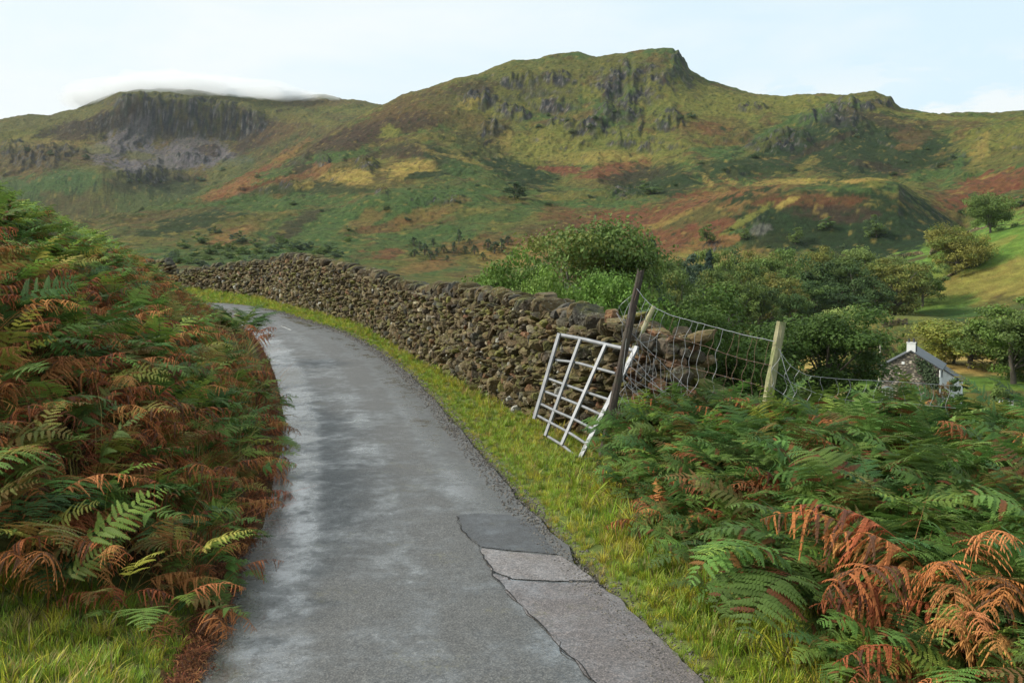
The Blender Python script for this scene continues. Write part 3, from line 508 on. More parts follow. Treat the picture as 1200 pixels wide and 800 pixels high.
# ------------------------------------------------------------------ bracken
def frond(seed, mat, kind='green', L0=1.0, arch=1.0):
    r = np.random.default_rng(seed); G = MB()
    stipe = L0*r.uniform(.62, .9); blade = L0*r.uniform(.52, .74); npn = 16
    # central stalk, in the x-z plane: rises, then arches over
    n = 26; s = np.linspace(0, 1, n); tot = stipe+blade
    th = np.radians(8+arch*np.where(s < .38, s/.38*24, 24+((s-.38)/.62)**1.25*r.uniform(50, 105)))
    x = np.concatenate([[0], np.cumsum(np.sin(th[:-1])*tot/(n-1))]); z = np.concatenate([[0], np.cumsum(np.cos(th[:-1])*tot/(n-1))])
    y = .13*L0*np.sin(s*r.uniform(2, 5)+r.uniform(0, 6))*s
    P = np.stack([x, y, z], 1)
    base = dict(green=(.115, .195, .040), bright=(.19, .28, .046), deep=(.072, .135, .038), yellow=(.30, .27, .055), mixed=(.17, .165, .042), rust=(.37, .125, .042), dead=(.26, .095, .038), orange=(.46, .20, .065))[kind]
    base = np.array(base); stalk = np.array((.10, .10, .03)) if kind in ('green', 'bright', 'mixed', 'deep') else base*.9
    rustc = np.array((.19, .075, .028)); brown = np.array((.12, .055, .03))
    G.tube(P, np.linspace(.0055, .0015, n)*L0, 4, stalk, cap=False)
    dry = kind in ('rust', 'dead', 'orange'); W = L0*r.uniform(.27, .38)*(.8 if dry else 1)
    b0 = stipe/tot
    for k in range(npn):
        f = k/(npn-1); b = b0+(1-b0)*(1-(1-f)**1.25)*.985; i = b*(n-1); i0 = int(i); t = i-i0
        O = P[i0]*(1-t)+P[min(i0+1, n-1)]*t; T = P[min(i0+1, n-1)]-P[i0]; T /= np.linalg.norm(T)+1e-9
        S = np.array([0, 1., 0]); Nn = np.cross(T, S); Nn /= np.linalg.norm(Nn); Nn = -Nn if Nn[2] < 0 and f < .5 else Nn
        if Nn @ np.array([math.cos(th[i0]), 0, -math.sin(th[i0])])*-1 > 0: pass
        Nn = np.array([-T[2], 0, T[0]]); Nn /= np.linalg.norm(Nn)            # upper side of the blade
        ln = (W*((1-f)**.85)*min(1, .72+f*3)+.012*L0)*r.uniform(.85, 1.1)
        for sd in (-1, 1):
            if r.random() < (.05 if not dry else .14): continue
            l = ln*r.uniform(.78, 1.1); an = math.radians(r.uniform(12, 26) if not dry else r.uniform(0, 50)); D = math.cos(an)*sd*S+math.sin(an)*T
            droop = (r.uniform(.2, .7) if not dry else r.uniform(.4, 2.4)); up = r.uniform(.0, .3)
            m = max(4, int(round(l/(.02*L0)))); q = np.linspace(0, 1, m+1)
            C = O+l*(q[:, None]*D+(up*q-droop*q*q*.6)[:, None]*Nn+(0 if not dry else -.12*q[:, None]**2*np.array([0, 0, 1.])))
            tcol = base*r.uniform(.78, 1.2)
            if kind == 'mixed' and r.random() < .45: tcol = tcol*.4+rustc*.6
            if kind in ('green', 'deep') and r.random() < .05: tcol = rustc
            if kind == 'rust' and r.random() < .3: tcol = brown
            # midrib and little leaflets as kites on both sides
            dT = np.gradient(C, axis=0); dT /= np.linalg.norm(dT, axis=1)[:, None]+1e-9
            U = np.cross(dT, np.broadcast_to(Nn, dT.shape)); U /= np.linalg.norm(U, axis=1)[:, None]+1e-9; NN = np.cross(U, dT); NN *= np.sign((NN @ Nn))[:, None]+1e-9
            wl = (.135 if not dry else .085)*l*(1-q**1.6)**.8*np.minimum(1, .55+q*2.5)+.003*L0
            A = C[:-1]; B = C[1:]; h = (B-A)
            for e in (-1, 1):
                w = wl[:-1]*r.uniform(.85, 1.1, m); bend = r.uniform(-.15, .35, m)*(1 if not dry else 2.2)+(.1 if not dry else .5)
                tip = A+h*.95+e*U[:-1]*w[:, None]+h*.25-NN[:-1]*(w*bend)[:, None]; mid = A+h*1.0*.88+e*U[:-1]*(w*.55)[:, None]; mid2 = A+h*.02+e*U[:-1]*(w*.55)[:, None]+NN[:-1]*(w*.06)[:, None]
                V = np.concatenate([A, A+h*.86, tip, mid2, mid]); a = np.arange(m)
                col = np.tile(tcol, (len(V), 1))*r.uniform(.9, 1.1, (len(V), 1))
                G.add(V, np.concatenate([np.stack([a, a+m, a+4*m, a+3*m], 1)]), col)
                G.add(V, np.stack([a+3*m, a+4*m, a+2*m], 1), col*1.08)
    return G.build("frond", [mat], smooth=False)
FK = ['green', 'green', 'green', 'deep', 'deep', 'bright', 'bright', 'mixed', 'mixed', 'yellow', 'rust', 'rust', 'dead', 'orange', 'green', 'bright', 'mixed', 'rust', 'yellow', 'orange', 'green', 'dead']
def fern_protos(mat, matdry):
    return [frond(100+k, matdry if kd in ('rust', 'dead', 'orange') else mat, kd, 1.0, rng.uniform(.8, 1.12)) for k, kd in enumerate(FK)]
def rand_area(n, x0, x1, y0, y1): return rng.uniform(x0, x1, n), rng.uniform(y0, y1, n)
def pick(w, u):
    """w (n,k) weights -> index"""
    c = np.cumsum(w, 1); c /= c[:, -1:]; return (u[:, None] > c).sum(1)
def plant_bracken(protos):
    # left bank
    x, y = rand_area(70000, -22, -1, 4.6, 36); R = np.hypot(x, y); dl = -sdist(x, y, LE4)
    edge = .03+.12*fbm(x*.8, y*.8, 31, 3)+.75*sstep(13, 19, R); keep = (dl > edge) & (dl < 11) & (x/y > -.72)
    keep &= ~((y < 5.6+.3*fbm(x*2, y*2, 5)) & (x < -1.2))
    dens = np.interp(R, [5, 9, 14, 22, 34], [1, .95, .75, .5, .34]); keep &= rng.random(len(x)) < dens
    keep &= ~((dl > 7.5) & (R < 16) & (dl > 9))
    x, y, dl, R = x[keep], y[keep], dl[keep], R[keep]; n = len(x); z = znear(x, y)
    a = fbm(x*.35, y*.35, 41, 3); b = fbm(x*1.1, y*1.1, 43, 3)
    w = np.ones((n, len(FK)))*.02
    green = sstep(-.08, .18, .5*a+b+.06); low = sstep(1.5, .3, dl); topg = sstep(2.5, 4.2, dl)*sstep(7, 10, R)
    midrust = np.exp(-((dl-2.2)/1.6)**2)*sstep(14, 8, R)
    for k, kd in enumerate(FK):
        w[:, k] = {'green': .8, 'deep': .3, 'bright': .6, 'mixed': .6, 'yellow': .35, 'rust': 1.35, 'dead': .4, 'orange': 1.3}[kd]
        if kd in ('green', 'deep', 'bright'): w[:, k] *= .12+1.25*green+.9*topg
        else: w[:, k] *= (.10+1.25*(1-green)+.3*midrust+.1*low)*(1-.88*topg)
    idx = pick(w, rng.random(n))
    sc = rng.uniform(.46, .74, n)*(.6+.4*sstep(.05, 1.1, dl))*(1-.6*sstep(13, 18, R)*sstep(3.2, .8, dl)); dry = np.isin(idx, [10, 11, 12, 13, 17, 19, 21]); sc = sc*np.where(dry, .98, 1)
    dwn = -.5; yaw = dwn+rng.normal(0, 1.3, n)
    rot = np.stack([rng.normal(0, .24, n), rng.normal(.08, .26, n)+np.where(dry, .2, 0)+.3*sstep(.6, .1, dl), yaw], 1)
    scatter('bracken_on_bank', protos, np.stack([x, y, z-.02], 1), rot, sc, idx, label='green and rusty bracken covering the steep bank left of the lane', cat='bracken', kind='stuff')
    # right side
    x, y = rand_area(26000, .4, 11, 3.2, 12.5); R = np.hypot(x, y); dr = sdist(x, y, RE4); q = sdist(x, y, WQ)
    e = np.interp(y, [4, 5.5, 7.4, 10.5, 12], [.85, .62, .62, 1.25, 1.9])+.22*fbm(x*1.2, y*1.2, 55, 3)
    keep = (dr > e) & (q < .25) & (x/y < .78) & (rng.random(len(x)) < .55) & ~((x < 1.75) & (y > 10.6)) & ~((x<1.2)&(y>10.2))
    x, y, dr = x[keep], y[keep], dr[keep]; n = len(x); z = znear(x, y); a = fbm(x*.6, y*.6, 61, 3)+.4*fbm(x*2, y*2, 63, 2)
    w = np.ones((n, len(FK))); gr = sstep(-.5, .15, a); low = sstep(1.9, .8, dr)
    for k, kd in enumerate(FK):
        w[:, k] = {'green': 1.2, 'deep': .9, 'bright': .16, 'mixed': .25, 'yellow': .04, 'rust': .22, 'dead': .2, 'orange': .06}[kd]
        if kd in ('mixed', 'rust', 'dead', 'orange'): w[:, k] *= .35+1.6*(1-gr)+.35*low
    idx = pick(w, rng.random(n)); sc = rng.uniform(.54, .78, n)*(.6+.4*sstep(.6, 1.8, dr)); yaw = math.radians(215)+rng.normal(0, 1.2, n)
    tall = sstep(.9, 2.2, x); sc = sc*(.86+.24*tall)*np.interp(y, [5, 7, 9.5], [.95, 1, .95])
    rot = np.stack([rng.normal(0, .24, n), rng.normal(.08, .26, n), yaw], 1)
    scatter('bracken_by_fence', protos, np.stack([x, y, z-.02], 1), rot, sc, idx, label='dark green bracken thicket on the right in front of the wire fence', cat='bracken', kind='stuff')
def along(P, n, a, b, y0, y1):
    """random points beside the polyline P, offset a..b to its outer side (left of LE, right of RE)"""
    i = np.where((P[:, 1] > y0) & (P[:, 1] < y1))[0]; Q = P[i]; w = np.linalg.norm(np.gradient(Q, axis=0), axis=1)/np.hypot(Q[:, 0], Q[:, 1])**.6; c = np.cumsum(w); c /= c[-1]
    t = np.interp(rng.random(n), c, np.arange(len(Q))); x = np.interp(t, np.arange(len(Q)), Q[:, 0]); y = np.interp(t, np.arange(len(Q)), Q[:, 1]); T = np.gradient(Q, axis=0); T /= np.linalg.norm(T, axis=1)[:, None]
    tx = np.interp(t, np.arange(len(Q)), T[:, 0]); ty = np.interp(t, np.arange(len(Q)), T[:, 1]); o = rng.uniform(a, b, n)*(-1 if P is LE else 1); return x+ty*o, y-tx*o
def debris(seed, mat):
    r = np.random.default_rng(seed); G = MB()
    for _ in range(46):
        o = np.array([r.normal(0, .045), r.normal(0, .045), r.uniform(0, .03)]); a = r.uniform(0, 6.3); l = r.uniform(.012, .07)*(1 if r.random() < .85 else 1.8); d = np.array([math.cos(a), math.sin(a), r.normal(0, .3)]); s = np.array([-d[1], d[0], r.normal(0, .4)]); w = r.uniform(.0012, .005)
        c = np.array([(.22, .075, .03), (.14, .05, .022), (.30, .14, .05), (.09, .04, .02), (.26, .10, .045)][r.integers(5)])*r.uniform(.6, 1.2); m = o+d*l*.5+np.array([0, 0, r.uniform(0, .35)*l]); e = o+d*l
        G.add([o-s*w*.4, o+s*w*.4, m+s*w, m-s*w], [[0, 1, 2, 3]], c); G.add([m-s*w, m+s*w, e], [[0, 1, 2]], c)
    return G.build('debris', [mat])
def litter(protos):
    x, y = along(LE, 2000, -.05, .06, 4, 26); x = np.concatenate([x, along(RE, 900, -.1, .5, 4, 9)[0]]) if False else x; dl = -sdist(x, y, LE4)
    k = rng.random(len(x)) < sstep(-.2, .12, dl+.12*fbm(x*2, y*2, 3))
    x, y = x[k], y[k]; n = len(x); z = znear(x, y)
    z = np.maximum(z, zlane(x, y)*(sdist(x, y, LE4) > -.1)+(-9)*(sdist(x, y, LE4) <= -.1))
    idx = rng.choice([10, 11, 12, 13, 12], n); rot = np.stack([rng.normal(0, .15, n), rng.normal(0, .15, n), rng.uniform(0, 6.3, n)], 1)
    protos = [debris(700+k, protos_mat) for k in range(5)]; idx = rng.integers(0, 5, n)
    scatter('dead_bracken_litter', protos, np.stack([x, y, z+.008], 1), rot, rng.uniform(.5, .9, n), idx, label='russet litter of dead bracken along the left edge of the lane', cat='leaf litter', kind='stuff')

# ------------------------------------------------------------------ grass
def tuft(seed, mat, col, n=34, h=.16, spread=.06, wid=.0035, bend=.6):
    r = np.random.default_rng(seed); G = MB(); col = np.array(col)
    for _ in range(n):
        a = r.uniform(0, 6.283); rad = spread*math.sqrt(r.random()); o = np.array([rad*math.cos(a), rad*math.sin(a), -.01])
        hh = h*r.uniform(.5, 1.15); a2 = a+r.normal(0, .8); d = np.array([math.cos(a2), math.sin(a2), 0]); s = np.array([-d[1], d[0], 0]); bd = bend*r.uniform(.2, 1.2)
        w = wid*r.uniform(.7, 1.3); t = np.array([0, .4, .75, 1.]); C = o+hh*(t[:, None]*np.array([0, 0, 1.])*(1-.25*bd*t[:, None])+(bd*t**2)[:, None]*d)
        V = np.concatenate([C[:3]-s*w*np.array([1, .9, .6])[:, None], C[:3]+s*w*np.array([1, .9, .6])[:, None], C[3:]])
        c = col*r.uniform(.75, 1.25)
        if r.random() < .16: c = np.array((.30, .23, .09))*r.uniform(.6, 1)
        cc = np.tile(c, (7, 1))
        G.add(V, [[0, 3, 4, 1], [1, 4, 5, 2]], cc); G.add(V, [[2, 5, 6]], cc)
    return G.build("tuft", [mat])
def plant_grass(mat):
    g1, g2, g3, st = (.27, .38, .036), (.44, .42, .042), (.16, .26, .034), (.42, .31, .10)
    pr = [tuft(1, mat, g1), tuft(2, mat, g2), tuft(3, mat, g3), tuft(4, mat, g1, 40, .12, .08), tuft(5, mat, g2, 40, .10, .09), tuft(6, mat, st, 26, .2, .05), tuft(7, mat, g1, 30, .26, .05, .004, .8), tuft(8, mat, g2, 30, .24, .06, .004, .9)]
    x, y = rand_area(330000, -22, 4.5, 3, 44); R = np.hypot(x, y); dl = -sdist(x, y, LE4); dr = sdist(x, y, RE4); q = sdist(x, y, WQ)
    jag = .07*fbm(x*1.7, y*1.7, 91, 3)
    right = (dr > -.02+jag) & (q < -.34) & (dr < 9) & ((y > 11.5) | (dr < 2.1))
    left = (dl > -.01+jag) & (dl < 3.6) & (y < 6.2) & (x > -5.5)
    dens = np.interp(R, [5, 8, 14, 25, 45], [1, .9, .55, .22, .14]); k = (right | left) & (rng.random(len(x)) < dens)
    x, y, R, dl, dr = x[k], y[k], R[k], dl[k], dr[k]; n = len(x); z = znear(x, y)
    a = fbm(x*.8, y*.8, 93, 3)+.25*fbm(x*.2, y*.2, 95); yl = sstep(-.1, .6, a)
    w = np.stack([.9-.5*yl, .3+.8*yl, .55-.4*yl, .9-.3*yl, .4+.8*yl, .06+.34*yl, .35*sstep(.2, .8, dr+2*(dl > 0))*np.ones(n)*(R < 8.5), .25*(R < 8.5)], 1)
    idx = pick(w, rng.random(n)); sc = rng.uniform(.55, 1.05, n)*np.interp(R, [5, 9, 14, 30, 45], [.8, .62, .62, .9, 1.2])*(.45+.55*sstep(0, .35, np.maximum(dr, dl)))
    rot = np.stack([rng.normal(0, .12, n), rng.normal(0, .12, n), rng.uniform(0, 6.3, n)], 1)
    scatter('verge_grass', pr, np.stack([x, y, z], 1), rot, sc, idx, label='bright green and yellowing grass on the verges of the lane', cat='grass', kind='stuff')
    # rank grass under the bracken edge on the right and against the wall foot
    x, y = rand_area(16000, -12, 4, 3.2, 40); R = np.hypot(x, y); dr = sdist(x, y, RE4); q = sdist(x, y, WQ)
    k = (((y < 9.2) & (dr > .45) & (dr < 1.3)) | ((q < -.33) & (q > -.62) & (y > 11.5))) & (rng.random(len(x)) < np.interp(R, [5, 20, 40], [.8, .6, .5]))
    x, y = x[k], y[k]; n = len(x)
    scatter('rank_grass', pr, np.stack([x, y, znear(x, y)], 1), np.stack([rng.normal(0, .2, n), rng.normal(0, .2, n), rng.uniform(0, 6.3, n)], 1), rng.uniform(.8, 1.4, n)*np.where(y > 11, .75, 1), rng.choice([0, 2, 5, 6, 7, 7], n), label='long rank grass below the bracken and at the foot of the wall', cat='grass', kind='stuff')

def bank_grass(mat):
    pr = [tuft(30, mat, (.34, .25, .08), 12, .62, .05, .003, .7), tuft(31, mat, (.30, .28, .05), 14, .55, .06, .003, .8), tuft(32, mat, (.16, .24, .035), 16, .5, .06, .0035, .7), tuft(33, mat, (.26, .10, .035), 10, .6, .07, .003, 1.)]
    x, y = rand_area(26000, -12, 6, 4.6, 18); R = np.hypot(x, y); dl = -sdist(x, y, LE4); dr = sdist(x, y, RE4); q = sdist(x, y, WQ)
    k = (((dl > .1) & (dl < 5)) & (y > 6.4) | ((dr > .9) & (y < 10.2) & (x > 1.2) & (rng.random(len(x)) < .35))) & (x/y > -.7) & (x/y < .75) & (rng.random(len(x)) < .22+.4*fbm(x, y, 99, 3)); x, y = x[k], y[k]; n = len(x)
    scatter('dry_grass_stems', pr, np.stack([x, y, znear(x, y)], 1), np.stack([rng.normal(0, .3, n), rng.normal(0, .3, n), rng.uniform(0, 6.3, n)], 1), rng.uniform(.7, 1.35, n), rng.choice([0, 1, 2, 3, 3], n), label='yellow and russet stems tangled through the bracken', cat='grass', kind='stuff')
def gravel(mat):
    pr = []
    for s in range(4):
        V, f = ico(1); r = np.random.default_rng(s); V = V*r.uniform(.7, 1.2, 3)*(1+.15*r.normal(size=(len(V), 1))); pr.append(mesh_np('pebble', V, [f], [mat], np.tile([(.09, .08, .07), (.14, .125, .11), (.06, .055, .05), (.17, .15, .12)][s], (len(V), 1))))
    x, y = along(RE, 26000, -.2, .26, 4.2, 34); x2, y2 = along(LE, 5000, -.15, .15, 4.2, 30); x = np.concatenate([x, x2]); y = np.concatenate([y, y2]); dr = sdist(x, y, RE4); dl = -sdist(x, y, LE4); R = np.hypot(x, y)
    k = (((dr > -.34) & (dr < .14) & (rng.random(len(x)) < sstep(-.34, .05, dr))) | ((dl > -.12) & (dl < .1) & (rng.random(len(x)) < .25))) & (rng.random(len(x)) < .8)
    x, y = x[k], y[k]; n = len(x); z = zlane(x, y); z = np.where((sdist(x, y, RE4) > 0) | (sdist(x, y, LE4) < 0), np.maximum(znear(x, y), zroad(np.hypot(x, y))-.02), z)
    scatter('loose_gravel', pr, np.stack([x, y, z+.002], 1), rng.uniform(0, 6, (n, 3)), rng.uniform(.003, .011, n)*np.interp(np.hypot(x, y), [5, 30], [.8, 1.8]), rng.integers(0, 4, n), label='loose dark gravel along the right edge of the lane', cat='gravel', kind='stuff')

# ------------------------------------------------------------------ stones
_ICO = {}
def ico(sub):
    if sub not in _ICO:
        bm = bmesh.new(); bmesh.ops.create_icosphere(bm, subdivisions=sub, radius=1.0)
        _ICO[sub] = (np.array([v.co[:] for v in bm.verts]), np.array([[v.index for v in f.verts] for f in bm.faces])); bm.free()
    return _ICO[sub]
_LUMP = {}
def lump(sub, k):
    if (sub, k) not in _LUMP:
        V, f = ico(sub); r = np.random.default_rng(900+k); V = np.sign(V)*np.abs(V)**r.uniform(.55, .85)
        for _ in range(7):      # knock flat faces off it
            nn = r.normal(size=3); nn /= np.linalg.norm(nn); d = V @ nn; c = r.uniform(.6, .95); V = V-np.maximum(d-c, 0)[:, None]*nn
        V = V*(1+.05*r.normal(size=(len(V), 1))); V /= np.abs(V).max(0); _LUMP[(sub, k)] = (V, f)
    return _LUMP[(sub, k)]
STC = np.array([(.115, .080, .038), (.080, .056, .030), (.150, .115, .058), (.055, .042, .028), (.12, .09, .050), (.25, .215, .15), (.115, .108, .028), (.13, .065, .034), (.075, .068, .056)])
STW = np.array([.22, .2, .14, .13, .1, .05, .09, .05, .06]); STW = STW/STW.sum()
def add_stone(G, c, d, A, sub=2, col=None, r=rng):
    """d sizes along tangent, normal, up; A = 3x3 axes rows"""
    V, f = lump(sub, int(r.integers(0, 14))); an = r.normal(0, .38); V = V*np.array(d)/2
    q = math.cos(an), math.sin(an); V = np.stack([V[:, 0]*q[0]-V[:, 2]*q[1], V[:, 1], V[:, 0]*q[1]+V[:, 2]*q[0]], 1)
    a2 = r.normal(0, .15); q = math.cos(a2), math.sin(a2); V = np.stack([V[:, 0]*q[0]-V[:, 1]*q[1], V[:, 0]*q[1]+V[:, 1]*q[0], V[:, 2]], 1)
    if col is None: col = STC[r.choice(len(STC), p=STW)]*r.uniform(.5, 1.5)
    G.add(V @ A+c, f, col)
WTOP = np.array([(200, 317, 334), (262, 308, 345), (283, 306, 347), (317, 303, 350), (340, 296, 356), (358, 297, 360), (375, 300, 365), (408, 307, 373), (433, 314, 379), (455, 320, 386), (471, 329, 391), (508, 332, 411), (529, 333, 427), (554, 335, 443), (575, 336, 459), (600, 339, 468), (625, 343, 478), (658, 350, 492), (700, 362, 512), (728, 371, 520), (745, 384, 520), (760, 386, 520), (790, 394, 520), (806, 404, 520), (812, 430, 520), (818, 470, 520)], float)
def wall_height(P):
    ax, e = ray(WTOP[:, 0], WTOP[:, 1]); a = P[:, 0]/P[:, 1]; ee = np.interp(a, ax, e); zt = EYE+ee*P[:, 1]; zb = znear(P[:, 0], P[:, 1])
    h = zt-zb; h = np.where(a < ax[0], 1.35, h); h = np.where(a > ax[-1], .3, h); return np.clip(h, .25, 2.2), zb
def build_wall(mat, matcore):
    P = WP; T = np.gradient(P, axis=0); s = np.concatenate([[0], np.cumsum(np.linalg.norm(np.diff(P, axis=0), axis=1))]); T /= np.linalg.norm(T, axis=1)[:, None]
    H, ZB = wall_height(P); s0 = np.interp(0, [0, 1], [0, 1]); S = s[-1]
    root = empty('dry_stone_wall', (P[-1][0], P[-1][1], ZB[-1]), label='long mossy dry stone wall running along the right of the lane', cat='stone wall')
    inv = -np.array(root.location)
    def fr(t): return np.array([np.interp(t, s, P[:, 0]), np.interp(t, s, P[:, 1])]), np.array([np.interp(t, s, T[:, 0]), np.interp(t, s, T[:, 1])]), np.interp(t, s, H), np.interp(t, s, ZB)
    G = MB(); E = MB(); B = MB()
    for side in (-1, 1):
        zc = -.05; row = 0
        while zc < 2.1:
            ch = rng.uniform(.05, .10)*(1.25 if zc < .3 else 1)*(1 if side < 0 else 1.5)
            t = rng.uniform(10, 10.3) if True else 0
            while t < S-.02:
                p, tg, h, zb = fr(t); R = math.hypot(*p); wd = min(.34, max(.06, rng.lognormal(-2.15, .5)))*(1 if side < 0 else 1.5)*(1.25 if R > 36 else 1)
                hb = h-.24; end = t > S-1.15
                if end: wd *= 1.15; hb = h+.02
                if zc+ch*.4 < hb:
                    hh = ch*rng.uniform(.85, 1.75); n = -np.array([tg[1], -tg[0]])*side       # outwards
                    off = .36-.13*zc/1.5+rng.normal(0, .04)
                    if end: off += rng.normal(0, .04); 
                    dep = rng.uniform(.22, .34); c = np.array([p[0]+tg[0]*wd/2+n[0]*(off-dep/2+.03), p[1]+tg[1]*wd/2+n[1]*(off-dep/2+.03), zb+zc+ch/2+rng.normal(0, .012)])
                    A = np.array([[tg[0], tg[1], 0], [n[0], n[1], 0], [0, 0, 1.]])
                    tgt = (E if end else G) if side < 0 else B
                    col = None
                    if end and rng.random() < .18: col = np.array([(.17, .085, .045), (.15, .12, .085), (.13, .07, .04)][rng.integers(3)])*rng.uniform(.6, 1.2)
                    if rng.random() < .012 and side < 0: col = np.array((.36, .35, .31))
                    add_stone(tgt, c+inv, (wd*1.1, dep, hh*1.12), A, 3 if (side < 0 and R < 17) else 2, col)
                t += wd*.97
            zc += ch*.97; row += 1
    link('stone_face', G.build('stone_face', [mat]), root); link('back_face', B.build('back_face', [mat]), root)
    # big tumbled blocks at the broken end
    for (u, v, D, w, h) in [(757, 402, 11.2, .30, .34), (783, 406, 11.15, .42, .30), (800, 440, 11.0, .40, .34), (748, 470, 11.0, .34, .3), (771, 452, 10.95, .34, .24), (755, 436, 11.0, .3, .26), (790, 476, 10.9, .44, .2), (738, 392, 11.5, .26, .3), (765, 488, 10.8, .36, .2), (808, 462, 10.9, .26, .2), (725, 498, 11.1, .3, .22), (800, 412, 11.1, .2, .18)]:
        a = rng.uniform(-.5, .2); A = np.array([[math.cos(a), math.sin(a), 0], [-math.sin(a), math.cos(a), 0], [0, 0, 1.]])
        add_stone(E, at(u, v, D)+inv, (w*.62, .26, h*.64), A, 3, np.array([(.19, .085, .04), (.10, .08, .06), (.08, .065, .05), (.085, .065, .045)][rng.integers(4)]))
    p, tg, h, zb = fr(S-.02)
    for k in range(26):       # the open cross-section of the end
        zz = rng.uniform(0, 1.1); o = rng.uniform(-.3, .3); n = np.array([tg[1], -tg[0]]); A = np.array([[n[0], n[1], 0], [tg[0], tg[1], 0], [0, 0, 1.]])
        add_stone(E, np.array([p[0]+n[0]*o-tg[0]*rng.uniform(0, .2), p[1]+n[1]*o-tg[1]*rng.uniform(0, .2), zb+zz])+inv, (rng.uniform(.15, .34), .3, rng.uniform(.1, .2)), A, 3)
    link('broken_end', E.build('broken_end', [mat]), root, label='rust-stained tumbled blocks at the open end of the wall')
    # coping of upright slabs
    K = MB(); t = 10.
    while t < S-1.1:
        p, tg, h, zb = fr(t); w = rng.uniform(.07, .2)*(1 if math.hypot(*p) < 30 else 1.5); hh = rng.uniform(.2, .36); n = np.array([tg[1], -tg[0]])
        A = np.array([[tg[0], tg[1], 0], [n[0], n[1], 0], [0, 0, 1.]]); le = rng.normal(.12, .16); q = math.cos(le), math.sin(le); A = np.array([A[0]*q[0]-A[2]*q[1], A[1], A[0]*q[1]+A[2]*q[0]])
        add_stone(K, np.array([p[0], p[1], zb+h-.30+hh/2+rng.normal(0, .015)])+inv, (w*1.15, rng.uniform(.42, .56), hh), A, 3 if math.hypot(*p) < 20 else 2, STC[rng.choice([0, 1, 3, 4, 8])]*rng.uniform(.7, 1.1)); t += w*.95
    link('coping_stones', K.build('coping_stones', [mat]), root)
    # dark packing inside
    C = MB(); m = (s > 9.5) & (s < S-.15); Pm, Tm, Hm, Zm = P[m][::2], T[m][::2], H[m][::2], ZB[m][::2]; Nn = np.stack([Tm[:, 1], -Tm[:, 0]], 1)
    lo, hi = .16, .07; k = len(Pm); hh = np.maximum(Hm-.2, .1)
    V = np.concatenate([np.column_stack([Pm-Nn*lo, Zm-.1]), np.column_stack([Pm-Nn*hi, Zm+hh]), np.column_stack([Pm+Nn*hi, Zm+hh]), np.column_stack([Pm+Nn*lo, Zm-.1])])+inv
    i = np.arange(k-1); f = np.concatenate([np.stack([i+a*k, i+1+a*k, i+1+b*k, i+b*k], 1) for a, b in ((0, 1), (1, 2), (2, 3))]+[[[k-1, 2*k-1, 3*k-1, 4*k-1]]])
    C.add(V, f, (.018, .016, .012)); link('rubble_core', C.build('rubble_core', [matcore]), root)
def stone_mat():
    m, nt, b, o = newmat('wall_stone'); p = geo(nt); c = attr(nt).outputs['Color']
    k = math_(nt, 'MULTIPLY', mapr(nt, noise(nt, p, 9, 6, .75), .3, .7, .62, 1.4), mapr(nt, noise(nt, p, 45, 4, .8), .3, .7, .72, 1.3)); c = mixc(nt, 1., c, vscale(nt, k), 'MULTIPLY')
    g = nt.nodes.new('ShaderNodeNewGeometry'); sx = nt.nodes.new('ShaderNodeSeparateXYZ'); L(nt, g.outputs['Normal'], sx.inputs[0])
    mos = math_(nt, 'MULTIPLY', mapr(nt, noise(nt, p, 2.3, 6, .75), .44, .60, 0, 1), mapr(nt, sx.outputs['Z'], .05, .75, .12, 1))
    c = mixc(nt, math_(nt, 'MULTIPLY', mos, .8), c, (.125, .125, .028))
    lic = math_(nt, 'MULTIPLY', mapr(nt, noise(nt, p, 26, 5, .75), .56, .64, 0, 1), mapr(nt, noise(nt, p, 1.6, 4, .6), .42, .6, .1, .85))
    c = mixc(nt, lic, c, (.30, .29, .23)); L(nt, c, b.inputs['Base Color']); b.inputs['Roughness'].default_value = .82; b.inputs['Specular IOR Level'].default_value = .3
    bump(nt, b, noise(nt, p, 32, 7, .75), .8, .02); return m
